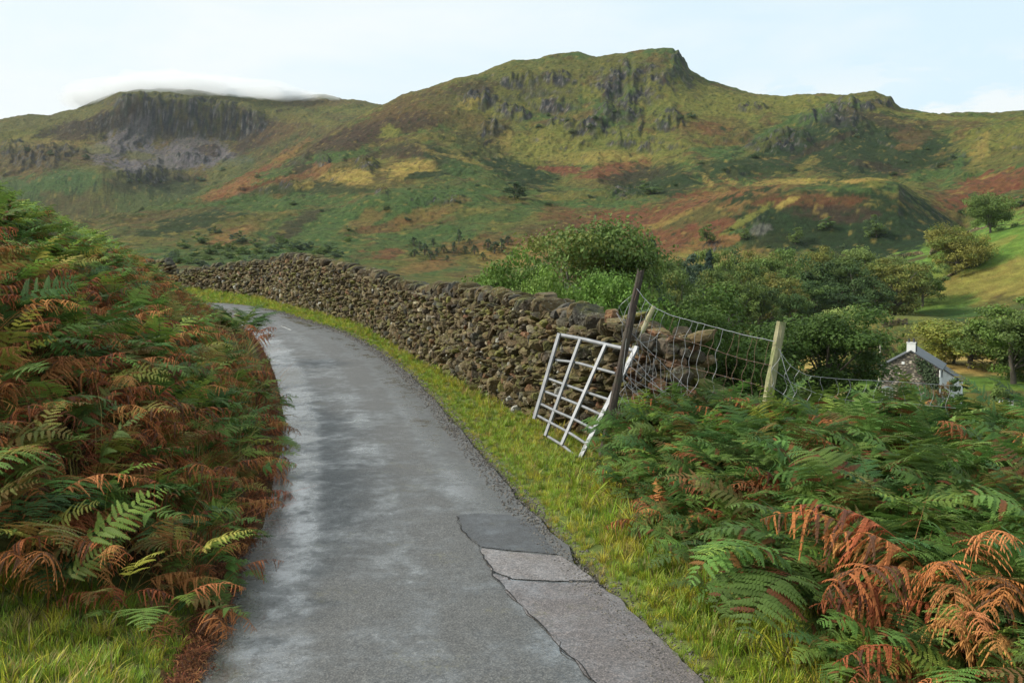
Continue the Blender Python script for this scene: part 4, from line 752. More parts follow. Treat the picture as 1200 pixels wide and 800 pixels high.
# ------------------------------------------------------------------ trees
GREENS = dict(oak=(.066, .124, .022), dark=(.052, .094, .028), mid=(.125, .185, .044), olive=(.20, .20, .042), pale=(.20, .26, .07), bright=(.125, .215, .035), brown=(.20, .135, .055), pine=(.038, .070, .046), yellow=(.22, .24, .045), blue=(.080, .125, .070))
def crown_mesh(seed, mat, h, w, col, nleaf=6000, leaf=.34, nc=60, base=.22, shape='round', col2=None, loose=.0):
    """leaves gathered in clumps through the crown's volume; returns mesh and the clump centres"""
    r = np.random.default_rng(seed); cen = []; rad = []
    lobes = [(0, 0, .55, .44, .42)]
    for k in range(7):
        a = k*2.4+r.uniform(-.4, .4); rr = r.uniform(.16, .30); lobes.append((rr*math.cos(a), rr*math.sin(a), r.uniform(.22, .82), r.uniform(.17, .28), r.uniform(.14, .24)))
    tries = 0
    while len(cen) < nc and tries < 5000:
        tries += 1
        lx, ly, lz, lr, lh = lobes[r.integers(0, len(lobes))]
        d = r.normal(size=3); d /= np.linalg.norm(d); q = r.uniform(.55, 1.0)
        p = np.array([lx+d[0]*lr*q, ly+d[1]*lr*q, lz+d[2]*lh*q])
        if shape == 'cone': f = r.random()**.8; a = r.uniform(0, 6.283); rr = (.72*(1-f)+.05)*r.uniform(.5, 1); p = np.array([rr*math.cos(a), rr*math.sin(a), .12+.85*f])
        if shape == 'tall': p[:2] *= .9; p[2] = .2+.78*((p[2]-.2)/.8)
        if not (base < p[2] < .985): continue
        cen.append(p*np.array([w, w, h])); rad.append(w*r.uniform(.09, .17)*(1 if shape != 'cone' else .55))
    cen = np.array(cen); rad = np.array(rad)
    if shape != 'cone':      # fill the stated height and width exactly
        lo = cen[:, 2].min(); cen[:, 2] = (base+.06)*h+(cen[:, 2]-lo)/(cen[:, 2].max()-lo)*(.93-base-.06)*h
        for i in (0, 1): q = np.percentile(np.abs(cen[:, i]), 95); cen[:, i] *= (w*.42)/q
    n = nleaf; ci = r.integers(0, len(cen), n)
    d = r.normal(size=(n, 3)); d /= np.linalg.norm(d, axis=1)[:, None]; q = r.random(n)**.45
    flat = .6 if shape != 'cone' else .35
    o = cen[ci]+d*(rad[ci]*q)[:, None]*np.array([1.15, 1.15, flat])*(1+loose*r.random((n, 1)))
    nn = d*.8+r.normal(size=(n, 3))*.45+np.array([0, 0, .45]); nn /= np.linalg.norm(nn, axis=1)[:, None]
    a = np.cross(nn, r.normal(size=(n, 3))); a /= np.linalg.norm(a, axis=1)[:, None]; b = np.cross(nn, a); s = (leaf*r.uniform(.5, 1.2, n)*.5)[:, None]
    V = np.stack([o-a*s, o-b*s*.6, o+a*s*1.1, o+b*s*.6+nn*s*.25], 1).reshape(-1, 3)
    c = np.array(col)*(r.uniform(.75, 1.28, len(cen))[ci]*r.uniform(.8, 1.2, n))[:, None]
    if col2 is not None: m = r.random(len(cen))[ci] < .35; c[m] = c[m]*.35+np.array(col2)*.65
    f = np.arange(n*4).reshape(-1, 4)
    return mesh_np('crown', V, [f], [mat], np.repeat(c, 4, 0)), cen
def trunk_mesh(seed, mat, h, w, cen, th=.035, col=(.10, .085, .065), stems=1):
    r = np.random.default_rng(seed); G = MB()
    for sN in range(stems):
        top = np.array([r.normal(0, .03)*w, r.normal(0, .03)*w, .68*h]) if stems == 1 else np.array([r.uniform(-.2, .2)*w, r.uniform(-.2, .2)*w, .75*h])
        q = np.linspace(0, 1, 9)[:, None]; P = q*top+np.column_stack([np.sin(q[:, 0]*4+seed)*.02*w, np.cos(q[:, 0]*3+seed)*.02*w, 0*q[:, 0]]); P[0, 2] = -.4
        rr = h*th*(1-.72*q[:, 0])/(stems**.5); rr[0] *= 1.5
        G.tube(P, rr, 7, col)
        ids = r.permutation(len(cen))[:16]
        for i in ids:
            c = cen[i]; t0 = min(.85, max(.25, c[2]/h*.62)); a = top*t0; t = np.linspace(0, 1, 6)[:, None]; mid = (a+c)/2+np.array([0, 0, .05*h]); Q = (1-t)**2*a+2*t*(1-t)*mid+t**2*c
            G.tube(Q, h*th*.36*(1-.85*t[:, 0]), 5, col)
    return G.build('trunk', [mat], smooth=True)
def tree(name, loc, crown, trunk, sc=1., rz=0., scz=None, **kw):
    o = empty(name, loc, rz, **kw); o.scale = (sc, sc, scz or sc)
    if trunk is not None: link('trunk', trunk, o)
    link('crown', crown, o); return o
def build_trees(LM, BM):
    def kind(seed, col, nleaf, leaf, nc=60, shape='round', base=.2, col2=None, tr=True, th=.03, tcol=(.10, .085, .065), stems=1, w=.9, loose=0):
        c, cen = crown_mesh(seed, LM, 1., w, GREENS[col], nleaf, leaf, nc, base, shape, GREENS[col2] if col2 else None, loose)
        return c, trunk_mesh(seed, BM, 1., w, cen, th, tcol, stems)
    K = dict(
      oakA=kind(1, 'oak', 30000, .026, 130, base=.04), oakB=kind(2, 'oak', 28000, .027, 120, base=.04), dark=kind(3, 'dark', 8000, .042, 70, base=.06), darkB=kind(4, 'dark', 8000, .042, 70, base=.08, col2='mid'),
      mid=kind(5, 'mid', 8000, .042, 70, base=.06), midB=kind(6, 'mid', 8000, .042, 70, base=.08, col2='olive'), olive=kind(7, 'olive', 9000, .04, 80, base=.06, col2='mid'), brown=kind(8, 'brown', 6000, .038, 70, base=.1, col2='olive', loose=.5),
      pale=kind(9, 'pale', 8000, .036, 70, base=.1), bright=kind(10, 'bright', 14000, .034, 90, base=.06, loose=.4), brightB=kind(11, 'bright', 14000, .034, 90, base=.06, col2='mid', loose=.4), birch=kind(12, 'mid', 15000, .024, 90, base=.3, col2='olive', loose=.7, th=.018, tcol=(.22, .2, .17), stems=3, w=.62),
      conifer=kind(13, 'pine', 9000, .03, 130, shape='cone', base=.05, w=.62), sycamore=kind(14, 'yellow', 26000, .034, 150, base=.03, col2='bright', loose=.4), sycB=kind(15, 'mid', 24000, .036, 150, base=.0, col2='bright'), field=kind(16, 'olive', 24000, .036, 150, base=.0, col2='oak', w=1.1), fieldB=kind(17, 'mid', 20000, .038, 130, base=.0, w=1.15),
      tall=kind(18, 'blue', 7000, .042, 70, base=.1, shape='tall', w=.6), bush=kind(20, 'mid', 4000, .06, 40, base=.0, col2='blue'), bushD=kind(21, 'dark', 4000, .06, 40, base=.0), pineS=kind(22, 'blue', 3000, .06, 60, shape='cone', base=.0, w=.55, col2='mid'), bushP=kind(23, 'blue', 4000, .06, 40, base=.0, col2='pale'), smalltree=kind(24, 'mid', 3500, .06, 50, base=.12))
    # u, top v, D (depth), width px, kind, name, label
    T = [
     (850, 341, 104, 140, 'oakA', 'oak_tree', 'dense dark oak just beyond the wire netting, left of the pale fence post'),
     (968, 364, 112, 140, 'oakB', 'oak_tree', 'spreading dark oak beyond the fence, directly left of the stone cottage'),
     (792, 366, 98, 90, 'oakB', 'oak_tree', 'lower dark oak half behind the broken end of the wall'),
     (690, 263, 92, 118, 'birch', 'birch_tree', 'tall airy birch with pale stems rising behind the wall'),
     (735, 292, 105, 66, 'mid', 'broadleaf_tree', 'dull green tree directly right of the tall birch'),
     (612, 298, 84, 78, 'brightB', 'ash_tree', 'leafy green tree behind the wall coping, leftmost of the group at the birch'),
     (652, 318, 76, 58, 'brightB', 'ash_tree', 'low green tree behind the wall below the birch'),
     (700, 326, 74, 56, 'bright', 'ash_tree', 'bright yellow-green young tree right above the wall coping'),
     (735, 326, 82, 46, 'bright', 'ash_tree', 'bright green young tree just left of the dark leaning post'),
     (585, 318, 100, 40, 'brightB', 'ash_tree', 'small green tree furthest left behind the wall'),
     (764, 274, 200, 32, 'conifer', 'spruce_tree', 'dark pointed spruce rising above the wood behind the leaning post'),
     (831, 290, 262, 24, 'conifer', 'spruce_tree', 'small dark conifer at the upper left edge of the wood'),
     (980, 360, 165, 62, 'pale', 'willow_tree', 'pale green rounded tree behind the dark oaks'),
     (1022, 374, 190, 46, 'brown', 'hawthorn_tree', 'sparse brownish tree beside the pale grassy mound'),
     (1046, 392, 175, 34, 'smalltree', 'broadleaf_tree', 'small green tree between the brown tree and the cottage chimney'),
     (1010, 396, 170, 36, 'brown', 'hawthorn_tree', 'thin brown tree left of the telegraph pole'),
     (1062, 398, 180, 26, 'sycB', 'broadleaf_tree', 'young green tree directly behind the cottage chimney'),
     (1142, 368, 190, 96, 'sycamore', 'sycamore_tree', 'large yellow-green sycamore with a dark trunk standing right of the cottage'),
     (1192, 352, 165, 92, 'sycB', 'sycamore_tree', 'dark green tree cut by the right edge behind the garden'),
     (1118, 392, 200, 50, 'sycamore', 'sycamore_tree', 'smaller yellow-green tree just behind the cottage roof'),
     (1052, 305, 300, 66, 'olive', 'lime_tree', 'broad olive-green tree at the right end of the wood'),
     (1082, 308, 315, 46, 'mid', 'broadleaf_tree', 'grey-green tree tucked behind the olive tree at the wood end'),
    ]
    wood = [(745, 318, 250, 44, 'midB'), (775, 306, 240, 56, 'mid'), (800, 318, 225, 56, 'midB'), (812, 300, 270, 40, 'tall'), (835, 296, 285, 44, 'mid'), (862, 294, 300, 44, 'dark'), (890, 296, 310, 46, 'olive'), (870, 310, 265, 52, 'midB'), (905, 305, 290, 50, 'mid'),
            (928, 293, 325, 46, 'midB'), (915, 322, 255, 56, 'olive'), (945, 304, 300, 56, 'dark'), (960, 291, 335, 44, 'olive'), (985, 291, 340, 50, 'pale'), (975, 306, 300, 60, 'darkB'), (1000, 314, 290, 52, 'dark'), (1010, 298, 325, 56, 'mid'), (1035, 300, 350, 46, 'pale'),
            (830, 318, 240, 50, 'midB'), (860, 332, 230, 50, 'mid'), (775, 340, 215, 60, 'darkB'), (890, 336, 235, 44, 'darkB'), (1025, 330, 285, 46, 'dark'), (955, 330, 265, 50, 'darkB'), (930, 345, 245, 40, 'darkB'), (985, 338, 262, 50, 'dark'), (750, 345, 200, 44, 'midB'), (720, 318, 220, 40, 'mid')]
    desc = dict(mid='dull green', midB='green and olive', tall='narrow bluish', dark='deep green', olive='olive-yellow', pale='pale green', darkB='shadowy dark green')
    pos = ['at the near left corner of the wood', 'behind the leaning dark post', 'above the gap between leaning post and oak', 'standing left of the small conifer', 'right under the small conifer', 'in the upper row left of centre of the wood', 'in the skyline row, above the left dark oak',
           'in the middle of the wood over the first oak', 'mid-wood just right of the first oak top', 'in the back row at the centre of the wood', 'in front of the centre of the wood', 'in the deep middle of the wood', 'in the back row where the brown hill begins', 'crowning the back row, palest of the wood',
           'in the darkest part of the wood', 'at the dark right side of the wood', 'in the back row near the right end of the wood', 'last in the back row beside the field edge', 'in the front row left of the oak top', 'directly behind the first oak crown', 'low behind the broken wall end', 'behind the pale fence post top',
           'beside the broad olive tree', 'in front of the darkest part of the wood', 'directly above the gap between both oaks', 'above the pale rounded tree', 'low behind the leaning post foot', 'behind the birch group']
    for k, (a, p) in enumerate(zip(wood, pos)): T.append(a+('woodland_tree', '%s woodland tree %s' % (desc[a[4]], p)))
    for k, (u, vt, D, wp, kd, nm, lab) in enumerate(T):
        p = at(u, vt, D); x, y = p[0], p[1]; zb = zat(x, y)[0]; ztop = p[2]; h = max(ztop-zb, 3.)*(1.07 if kd not in ('conifer',) else 1.); w = wp/F*D*(1.18 if D < 220 else 1.1)
        if kd in ('bright', 'brightB'): w = max(w, .62*h)
        if kd == 'birch': w = max(w, .55*h)
        c, t = K[kd]; ww = {'birch': .62, 'conifer': .62, 'tall': .6}.get(kd, .9)
        tree(nm, (x, y, zb-.1), c, t, w/ww*1.02 if kd not in ('conifer',) else w/.62, (k*1.7) % 6.28, h, label=lab, cat='tree', group='trees of the wood at the foot of the brown hill' if nm == 'woodland_tree' else None)
    # trees and bushes placed on the slopes: u, foot v, height px, width px
    S = [(1122, 318, 56, 66, 'field', 'field_tree', 'round olive tree alone at the top of the green field'), (1160, 273, 46, 52, 'fieldB', 'field_tree', 'dark green tree at the field corner above the round olive one'),
         (603, 232, 19, 26, 'bushD', 'holly_bush', 'lone dark round bush on the green slope under the big crags'), (1027, 278, 26, 26, 'bush', 'thorn_bush', 'grey-green bush in the middle of the dark knoll'), (932, 286, 20, 18, 'smalltree', 'thorn_bush', 'green bush on the left half of the dark knoll'), (968, 268, 14, 20, 'bush', 'thorn_bush', 'small bush high on the dark knoll'),
         (762, 228, 16, 26, 'bush', 'thorn_bush', 'grey-green bush beside the rocks below the rusty hollow'), (828, 285, 22, 18, 'smalltree', 'thorn_bush', 'light green bush on the orange slope left of the knoll crag'), (872, 280, 12, 12, 'smalltree', 'thorn_bush', 'small bush beside the pale knoll crag'), (1196, 242, 14, 16, 'bush', 'thorn_bush', 'small bush on the rusty slope at the right edge')]
    for u, vb, hp, wp, kd, nm, lab in S:
        p = hit(u, vb, 60.); D = p[1]; c, t = K[kd]; tree(nm, tuple(p-[0, 0, .3]), c, t, wp/F*D/{'field': 1.1, 'fieldB': 1.15}.get(kd, .9), u % 6, hp/F*D*1.05, label=lab, cat='tree' if 'tree' in nm else 'bush')
    Q = [(538, 288, 16, 9), (545, 300, 14, 8), (556, 302, 14, 9), (566, 308, 12, 9), (532, 300, 14, 8), (572, 296, 18, 9), (580, 300, 14, 10), (588, 296, 16, 9), (595, 290, 14, 8), (520, 300, 14, 8), (512, 304, 14, 8), (505, 308, 12, 9), (498, 302, 16, 8), (492, 296, 12, 8), (485, 292, 16, 9), (550, 290, 10, 7), (508, 292, 9, 7), (600, 306, 12, 9), (486, 304, 14, 8), (524, 310, 10, 8)]
    for k, (u, vb, hp, wp) in enumerate(Q):
        p = hit(u, vb-3, 60.); c, t = K['pineS']; D = p[1]; tree('young_conifer', tuple(p-[0, 0, .3]), c, t, wp/F*D/.5*rng.uniform(.9, 1.6), k, hp/F*D*rng.uniform(.7, 1.15), label='young dark conifer in the loose cluster on the slope above the wall', cat='tree', group='young conifers on the slope above the wall')
    r = np.random.default_rng(5)
    hb = [(235, 285), (252, 274), (408, 283), (385, 291), (362, 290), (330, 285), (300, 290), (280, 285), (255, 292), (228, 300), (318, 296), (345, 299), (268, 303), (298, 306), (372, 300), (330, 305), (395, 301), (243, 305), (215, 291), (205, 300), (285, 298), (310, 303), (352, 293), (223, 309), (258, 310), (340, 290), (270, 294), (210, 308), (290, 311), (365, 307), (380, 296), (325, 291), (302, 297), (247, 297), (236, 312), (278, 310), (312, 310), (200, 305)]
    for k, (u, vb) in enumerate(hb):
        p = hit(u, vb, 60.); D = p[1]; s = r.uniform(7, 14); c, t = K[['bush', 'bushP', 'smalltree'][k % 3]]; tree('birch_scrub', tuple(p-[0, 0, .3]), c, None, s/F*D*1.6, k, s/F*D*r.uniform(.8, 1.25), label='small grey-green tree scattered on the slope behind the far stretch of wall', cat='tree', group='scrub trees above the far stretch of wall')
    mb = [(405, 270), (455, 246), (478, 258), (512, 262), (540, 238), (590, 225), (628, 224), (645, 240), (690, 232), (820, 192), (848, 200), (1005, 160), (1065, 190), (1100, 196), (1118, 186), (60, 182), (100, 186), (150, 214), (165, 212), (190, 214), (235, 212), (262, 200), (30, 178), (300, 208), (345, 240), (630, 150), (650, 146), (665, 142), (700, 140), (690, 150), (720, 132), (800, 140), (812, 138), (640, 136), (575, 140), (672, 156), (1085, 175), (1050, 206), (930, 200), (885, 185), (790, 218), (560, 218), (480, 222), (380, 248), (1140, 232), (1170, 248), (1128, 250), (1095, 268), (900, 290), (950, 294), (985, 290), (858, 270)]
    for k, (u, vb) in enumerate(mb):
        p = hit(u+r.uniform(-3, 3), vb, 60.); D = p[1]; s = r.uniform(4, 9); c, t = K[['bush', 'bushD', 'bushP'][k % 3]]; tree('thorn_bush', tuple(p-[0, 0, .3]), c, None, s/F*D*1.3, k, s/F*D*r.uniform(.6, .9), label='small dark bush dotted on the open hillsides', cat='bush', group='bushes dotted over the hillsides')

# ------------------------------------------------------------------ gate
def build_gate(ms):
    g0 = at(679.5, 541, 10.95); z0 = znear(g0[0], g0[1]); root = empty('field_gate', tuple(g0), label='bent galvanised field gate leaning against the dark post', cat='gate'); inv = -g0
    TL, TR, BL, BR = at(657, 392.5, 12.3), at(747, 409, 11.15), at(628.5, 489.5, 12.2), at(679.5, 541, 10.9)
    def px(u, v):        # metres on the warped panel from two edge parameters
        D = None
        # depth from the closest position between the four corners
        for it in range(1): 
            s = np.clip(((u-628)+(v-490)*.25)/120, 0, 1); D = 12.55*(1-s)+11.1*s
        return at(u, v, D)
    def dep(s, t): return (TL*(1-t)+BL*t)[1]*(1-s)+(TR*(1-t)+BR*t)[1]*s
    E = lambda u, v, s, t: at(u, v, dep(s, t))
    bars = [  # rails: ends in the panel
      [(657, 392.5, 0, 0), (682, 397, .3, 0), (711, 404, .65, 0), (729, 408, .85, 0), (744, 411, 1, 0)], [(651.5, 422, 0, .3), (675, 424.5, .3, .3), (698, 431, .62, .3), (721.5, 437.5, .93, .3)], [(642.5, 443.5, 0, .52), (666, 452, .3, .5), (689, 460, .62, .5), (716, 469, .98, .5)], [(638.5, 458.5, 0, .68), (661, 467, .33, .66), (682, 475.5, .64, .65), (706, 486.5, .99, .65)], [(633.5, 473, 0, .84), (651, 481.5, .3, .83), (673, 491, .64, .82), (698, 504, 1, .8)], [(629.5, 486.5, 0, .98), (645, 495, .28, .97), (666, 506, .62, .94), (689, 521, 1, .9)], [(641, 510.5, .25, 1.08), (660, 522, .62, 1.05), (679, 538, 1, 1.)]]
    for k, b in enumerate(bars):
        G = MB(); P = np.array([E(*q) for q in b]); t = np.linspace(0, 1, 14); ch = np.linspace(0, 1, len(P)); P = np.stack([np.interp(t, ch, P[:, i]) for i in range(3)], 1)
        P[1:-1] = (P[:-2]+2*P[1:-1]+P[2:])/4
        G.tube(P+inv, .024 if k == 0 else .0165, 10); link('rail', G.build('rail', [ms], smooth=True), root)
    ups = [[(657.5, 391, 0, 0), (628, 491, 0, 1)], [(682, 398, .3, 0), (641, 511, .26, 1.08)], [(711.5, 405, .65, 0), (660, 522, .62, 1.05)], [(748.5, 407, 1.02, 0), (679.5, 542, 1.0, 1)]]
    for k, b in enumerate(ups):
        A, B = E(*b[0]), E(*b[1]); d = B-A; ln = np.linalg.norm(d); d /= ln; side = TR-TL; side -= d*(side@d); side /= np.linalg.norm(side); nn = np.cross(side, d)
        G = MB(); w = .026 if k in (0, 3) else .022; hw = .012
        if k == 3: w = .03
        o = -nn*(.026 if nn[1] > 0 else -.026)
        V = np.array([[a, b_, c] for c in (0, 1) for a, b_ in ((-1, -1), (1, -1), (1, 1), (-1, 1))], float)
        V = A+inv+o+V[:, :1]*w*side+V[:, 1:2]*hw*nn+V[:, 2:]*d*ln
        G.add(V, [[0, 3, 2, 1], [4, 5, 6, 7], [0, 1, 5, 4], [1, 2, 6, 5], [2, 3, 7, 6], [3, 0, 4, 7]]); link('end_stile' if k in (0, 3) else 'brace_bar', G.build('stile', [ms]), root)
    G = MB(); A = at(745, 410, 11.3); G.tube(np.array([A+[.0, -.03, .05], A+[.02, -.06, 0], A+[.03, -.03, -.06]])+inv, .012, 6); link('latch', G.build('latch', [ms], smooth=True), root)
def post_mesh(A, B, w, mat, name='post', seed=0, rag=0.):
    r = np.random.default_rng(seed); d = B-A; ln = np.linalg.norm(d); d /= ln; s = np.cross(d, [0, 1, 0]); s /= np.linalg.norm(s); n = np.cross(s, d); G = MB(); m = 16; k = 9
    t = np.linspace(0, 1, m); an = np.arange(k)*2*math.pi/k+.4; sq = 1/np.maximum(np.abs(np.cos(an)), np.abs(np.sin(an)))**.6
    V = []
    for i, q in enumerate(t):
        rr = w/2*sq*(1+.06*r.normal(size=k))*(1-.1*q)
        V.append(A+d*(ln*q)+(rr*np.cos(an))[:, None]*s+(rr*np.sin(an))[:, None]*n)
    V[-1] = V[-1]+d*(rag*r.random((k, 1)))
    V = np.concatenate(V+[(A+d*ln*1.0)[None]]); i = np.arange(m-1)[:, None]*k; j = np.arange(k)[None]; j2 = (j+1) % k
    G.add(V, np.stack([i+j, i+j2, i+k+j2, i+k+j], -1).reshape(-1, 4)); G.add(V, np.stack([(m-1)*k+np.arange(k), (m-1)*k+(np.arange(k)+1) % k, np.full(k, m*k)], 1)); return G.build(name, [mat], smooth=False)
def build_fence(md, ml, mw, mr):
    o = at(706, 535, 11.0); root = empty('wire_fence', tuple(o), label='broken wire netting fence sagging between weathered leaning posts', cat='wire fence'); inv = -o
    link('post', post_mesh(at(703, 548, 10.72)+inv, at(750, 322, 11.0)+inv, .088, md, seed=1, rag=.08), root, label='dark weathered post leaning to the right')
    link('post', post_mesh(at(728, 440, 11.3)+inv, at(766, 360, 11.6)+inv, .06, ml, seed=2, rag=.02), root, label='short thin stake beside the broken wall end')
    link('post', post_mesh(at(890, 520, 9.9)+inv, at(916, 377, 9.95)+inv, .095, ml, seed=3, rag=.0), root, label='pale lichen-green square post')
    # netting: rows of line wire between the dark post and the pale post
    def curve(pts, n=40):
        P = np.array([at(u, v, D) for u, v, D in pts]); ch = np.concatenate([[0], np.cumsum(np.linalg.norm(np.diff(P, axis=0), axis=1))]); q = np.linspace(0, ch[-1], n); Q = np.stack([np.interp(q, ch, P[:, i]) for i in range(3)], 1)
        for _ in range(2): Q[1:-1] = (Q[:-2]+2*Q[1:-1]+Q[2:])/4
        return Q
    D0, D1 = 10.95, 9.85
    rows = [[(746, 338), (757, 352), (766, 360), (785, 369), (810, 376), (840, 384), (870, 392), (908, 400)], [(742, 352), (756, 376), (780, 393), (803, 399), (828, 406), (855, 416), (880, 423), (903, 428)], [(738, 385), (756, 412), (785, 425), (815, 432), (845, 440), (870, 446), (899, 454)], [(734, 412), (750, 434), (780, 448), (815, 454), (850, 464), (876, 472), (895, 480)],
            [(728, 420), (742, 432), (762, 448), (790, 466), (820, 480), (850, 488), (880, 494)], [(722, 430), (735, 452), (755, 470), (785, 484), (812, 493), (850, 505)]]
    RW = []
    for k, r_ in enumerate(rows):
        pts = [(u, v, D0+(D1-D0)*((u-740)/170)) for u, v in r_]; RW.append(curve(pts, 60))
    G = MB(); H = MB()
    for k, Q in enumerate(RW):
        Q = Q+.006*np.stack([gn(np.arange(60)*.5, np.full(60, k+.5), 3+i) for i in range(3)], 1)
        (G if k in (0, 4, 5) else H).tube(Q+inv, .0034 if k == 0 else .0026, 4, cap=False)
    r = np.random.default_rng(3)
    for j in range(17):
        f = (j+.5)/17; P = [Q[int(f*59)] for Q in RW[:(5 if j % 3 else 6)]]; P = np.array(P); t = np.linspace(0, 1, 26); ch = np.linspace(0, 1, len(P)); Q = np.stack([np.interp(t, ch, P[:, i]) for i in range(3)], 1)
        Q[:, 0] += .015*np.sin(t*22+j)*np.sin(t*3.14)+.03*gn(t*4, np.full(26, j+.5), 9); (G if j < 12 and j % 5 else H).tube(Q+inv, .0024, 4, cap=False)
        for p in P[:4]: G.box(p+inv, (.008, .008, .010))
    link('wire_netting', G.build('netting', [mw]), root); link('wire_netting', H.build('netting', [mr]), root, label='rusty line wires of the netting')
    # loose ends bundled on the leaning post, on its left too
    G = MB()
    for k, pts in enumerate([[(748, 338, 11.05), (738, 348, 11.0), (728, 356, 11.0), (722, 366, 11.05), (731, 377, 11.0), (738, 372, 11.)], [(745, 345, 11.0), (733, 362, 10.95), (728, 385, 10.95), (732, 410, 10.95), (722, 440, 10.95), (716, 470, 10.95)], [(722, 366, 11.0), (730, 380, 10.9), (742, 390, 10.95), (728, 400, 10.95)], [(740, 350, 11.), (736, 366, 10.9), (739, 390, 10.9), (730, 420, 10.9), (726, 452, 10.9), (708, 500, 10.9)], [(725, 358, 11), (731, 372, 11), (738, 390, 11)], [(735, 350, 11), (738, 364, 11), (736, 380, 11)],
         [(735, 385, 10.9), (752, 402, 10.9), (766, 398, 10.9), (774, 388, 10.9)], [(728, 405, 10.9), (748, 425, 10.8), (772, 455, 10.7), (800, 478, 10.6), (846, 490, 10.5)], [(724, 425, 10.9), (742, 450, 10.8), (768, 470, 10.7), (790, 482, 10.6), (812, 480, 10.6), (815, 470, 10.6)], [(726, 440, 10.9), (750, 464, 10.8), (775, 492, 10.7), (805, 502, 10.6)], [(718, 450, 10.9), (738, 480, 10.8), (770, 498, 10.7)], [(715, 478, 10.9), (740, 492, 10.8), (760, 500, 10.7), (776, 504, 10.6)], [(730, 398, 10.9), (726, 430, 10.9), (733, 455, 10.9), (724, 480, 10.9)],
         [(736, 402, 10.9), (744, 418, 10.9), (730, 432, 10.9), (740, 446, 10.9), (724, 462, 10.9), (716, 492, 10.9)], [(765, 362, 11.5), (745, 366, 11.3), (730, 372, 11)], [(742, 392, 10.95), (760, 410, 10.8), (790, 440, 10.7), (820, 470, 10.5), (850, 480, 10.4), (880, 488, 10.2)], [(734, 440, 10.9), (760, 455, 10.8), (790, 462, 10.7), (830, 488, 10.5)]]):
        G.tube(curve(pts, 24)+inv, .0021, 4, cap=False)
    for k in range(11):
        u = 734+k*8.; G.tube(curve([(u, 402+k*5+r.uniform(-6, 6), 10.85), (u-3+r.uniform(-4, 4), 440+k*3, 10.8), (u+2+r.uniform(-5, 5), 478+r.uniform(-6, 8), 10.75)], 12)+inv, .0018, 4, cap=False)
    link('loose_wires', G.build('loose_wires', [mw]), root)
    # netting on the right of the pale post, dropping into the bracken
    G = MB(); R2 = [curve([(912, 408, 9.85), (925, 428, 9.8), (945, 440, 9.75), (985, 444, 9.7), (1050, 447, 9.6), (1120, 452, 9.5)], 50), curve([(903, 430, 9.85), (930, 450, 9.8), (960, 462, 9.75), (1000, 470, 9.7), (1060, 472, 9.6), (1120, 478, 9.5)], 50), curve([(900, 450, 9.85), (930, 470, 9.8), (970, 482, 9.75), (1010, 490, 9.7), (1060, 496, 9.6), (1120, 500, 9.5)], 50)]
    for Q in R2: G.tube(Q+inv, .0019, 4, cap=False)
    for j in range(14):
        i = int((j+.5)/14*49); P = np.array([Q[i] for Q in R2]); t = np.linspace(0, 1, 12); Q = np.stack([np.interp(t, [0, .5, 1], P[:, k]) for k in range(3)], 1); Q[:, 0] += .02*np.sin(t*9+j); G.tube(Q+inv, .0016, 4, cap=False)
    G.tube(curve([(914, 410, 9.85), (922, 440, 9.8), (932, 462, 9.8)], 10)+inv, .003, 4, cap=False)
    link('wire_netting', G.build('netting', [mw]), root, label='netting sagging into the bracken right of the pale post')

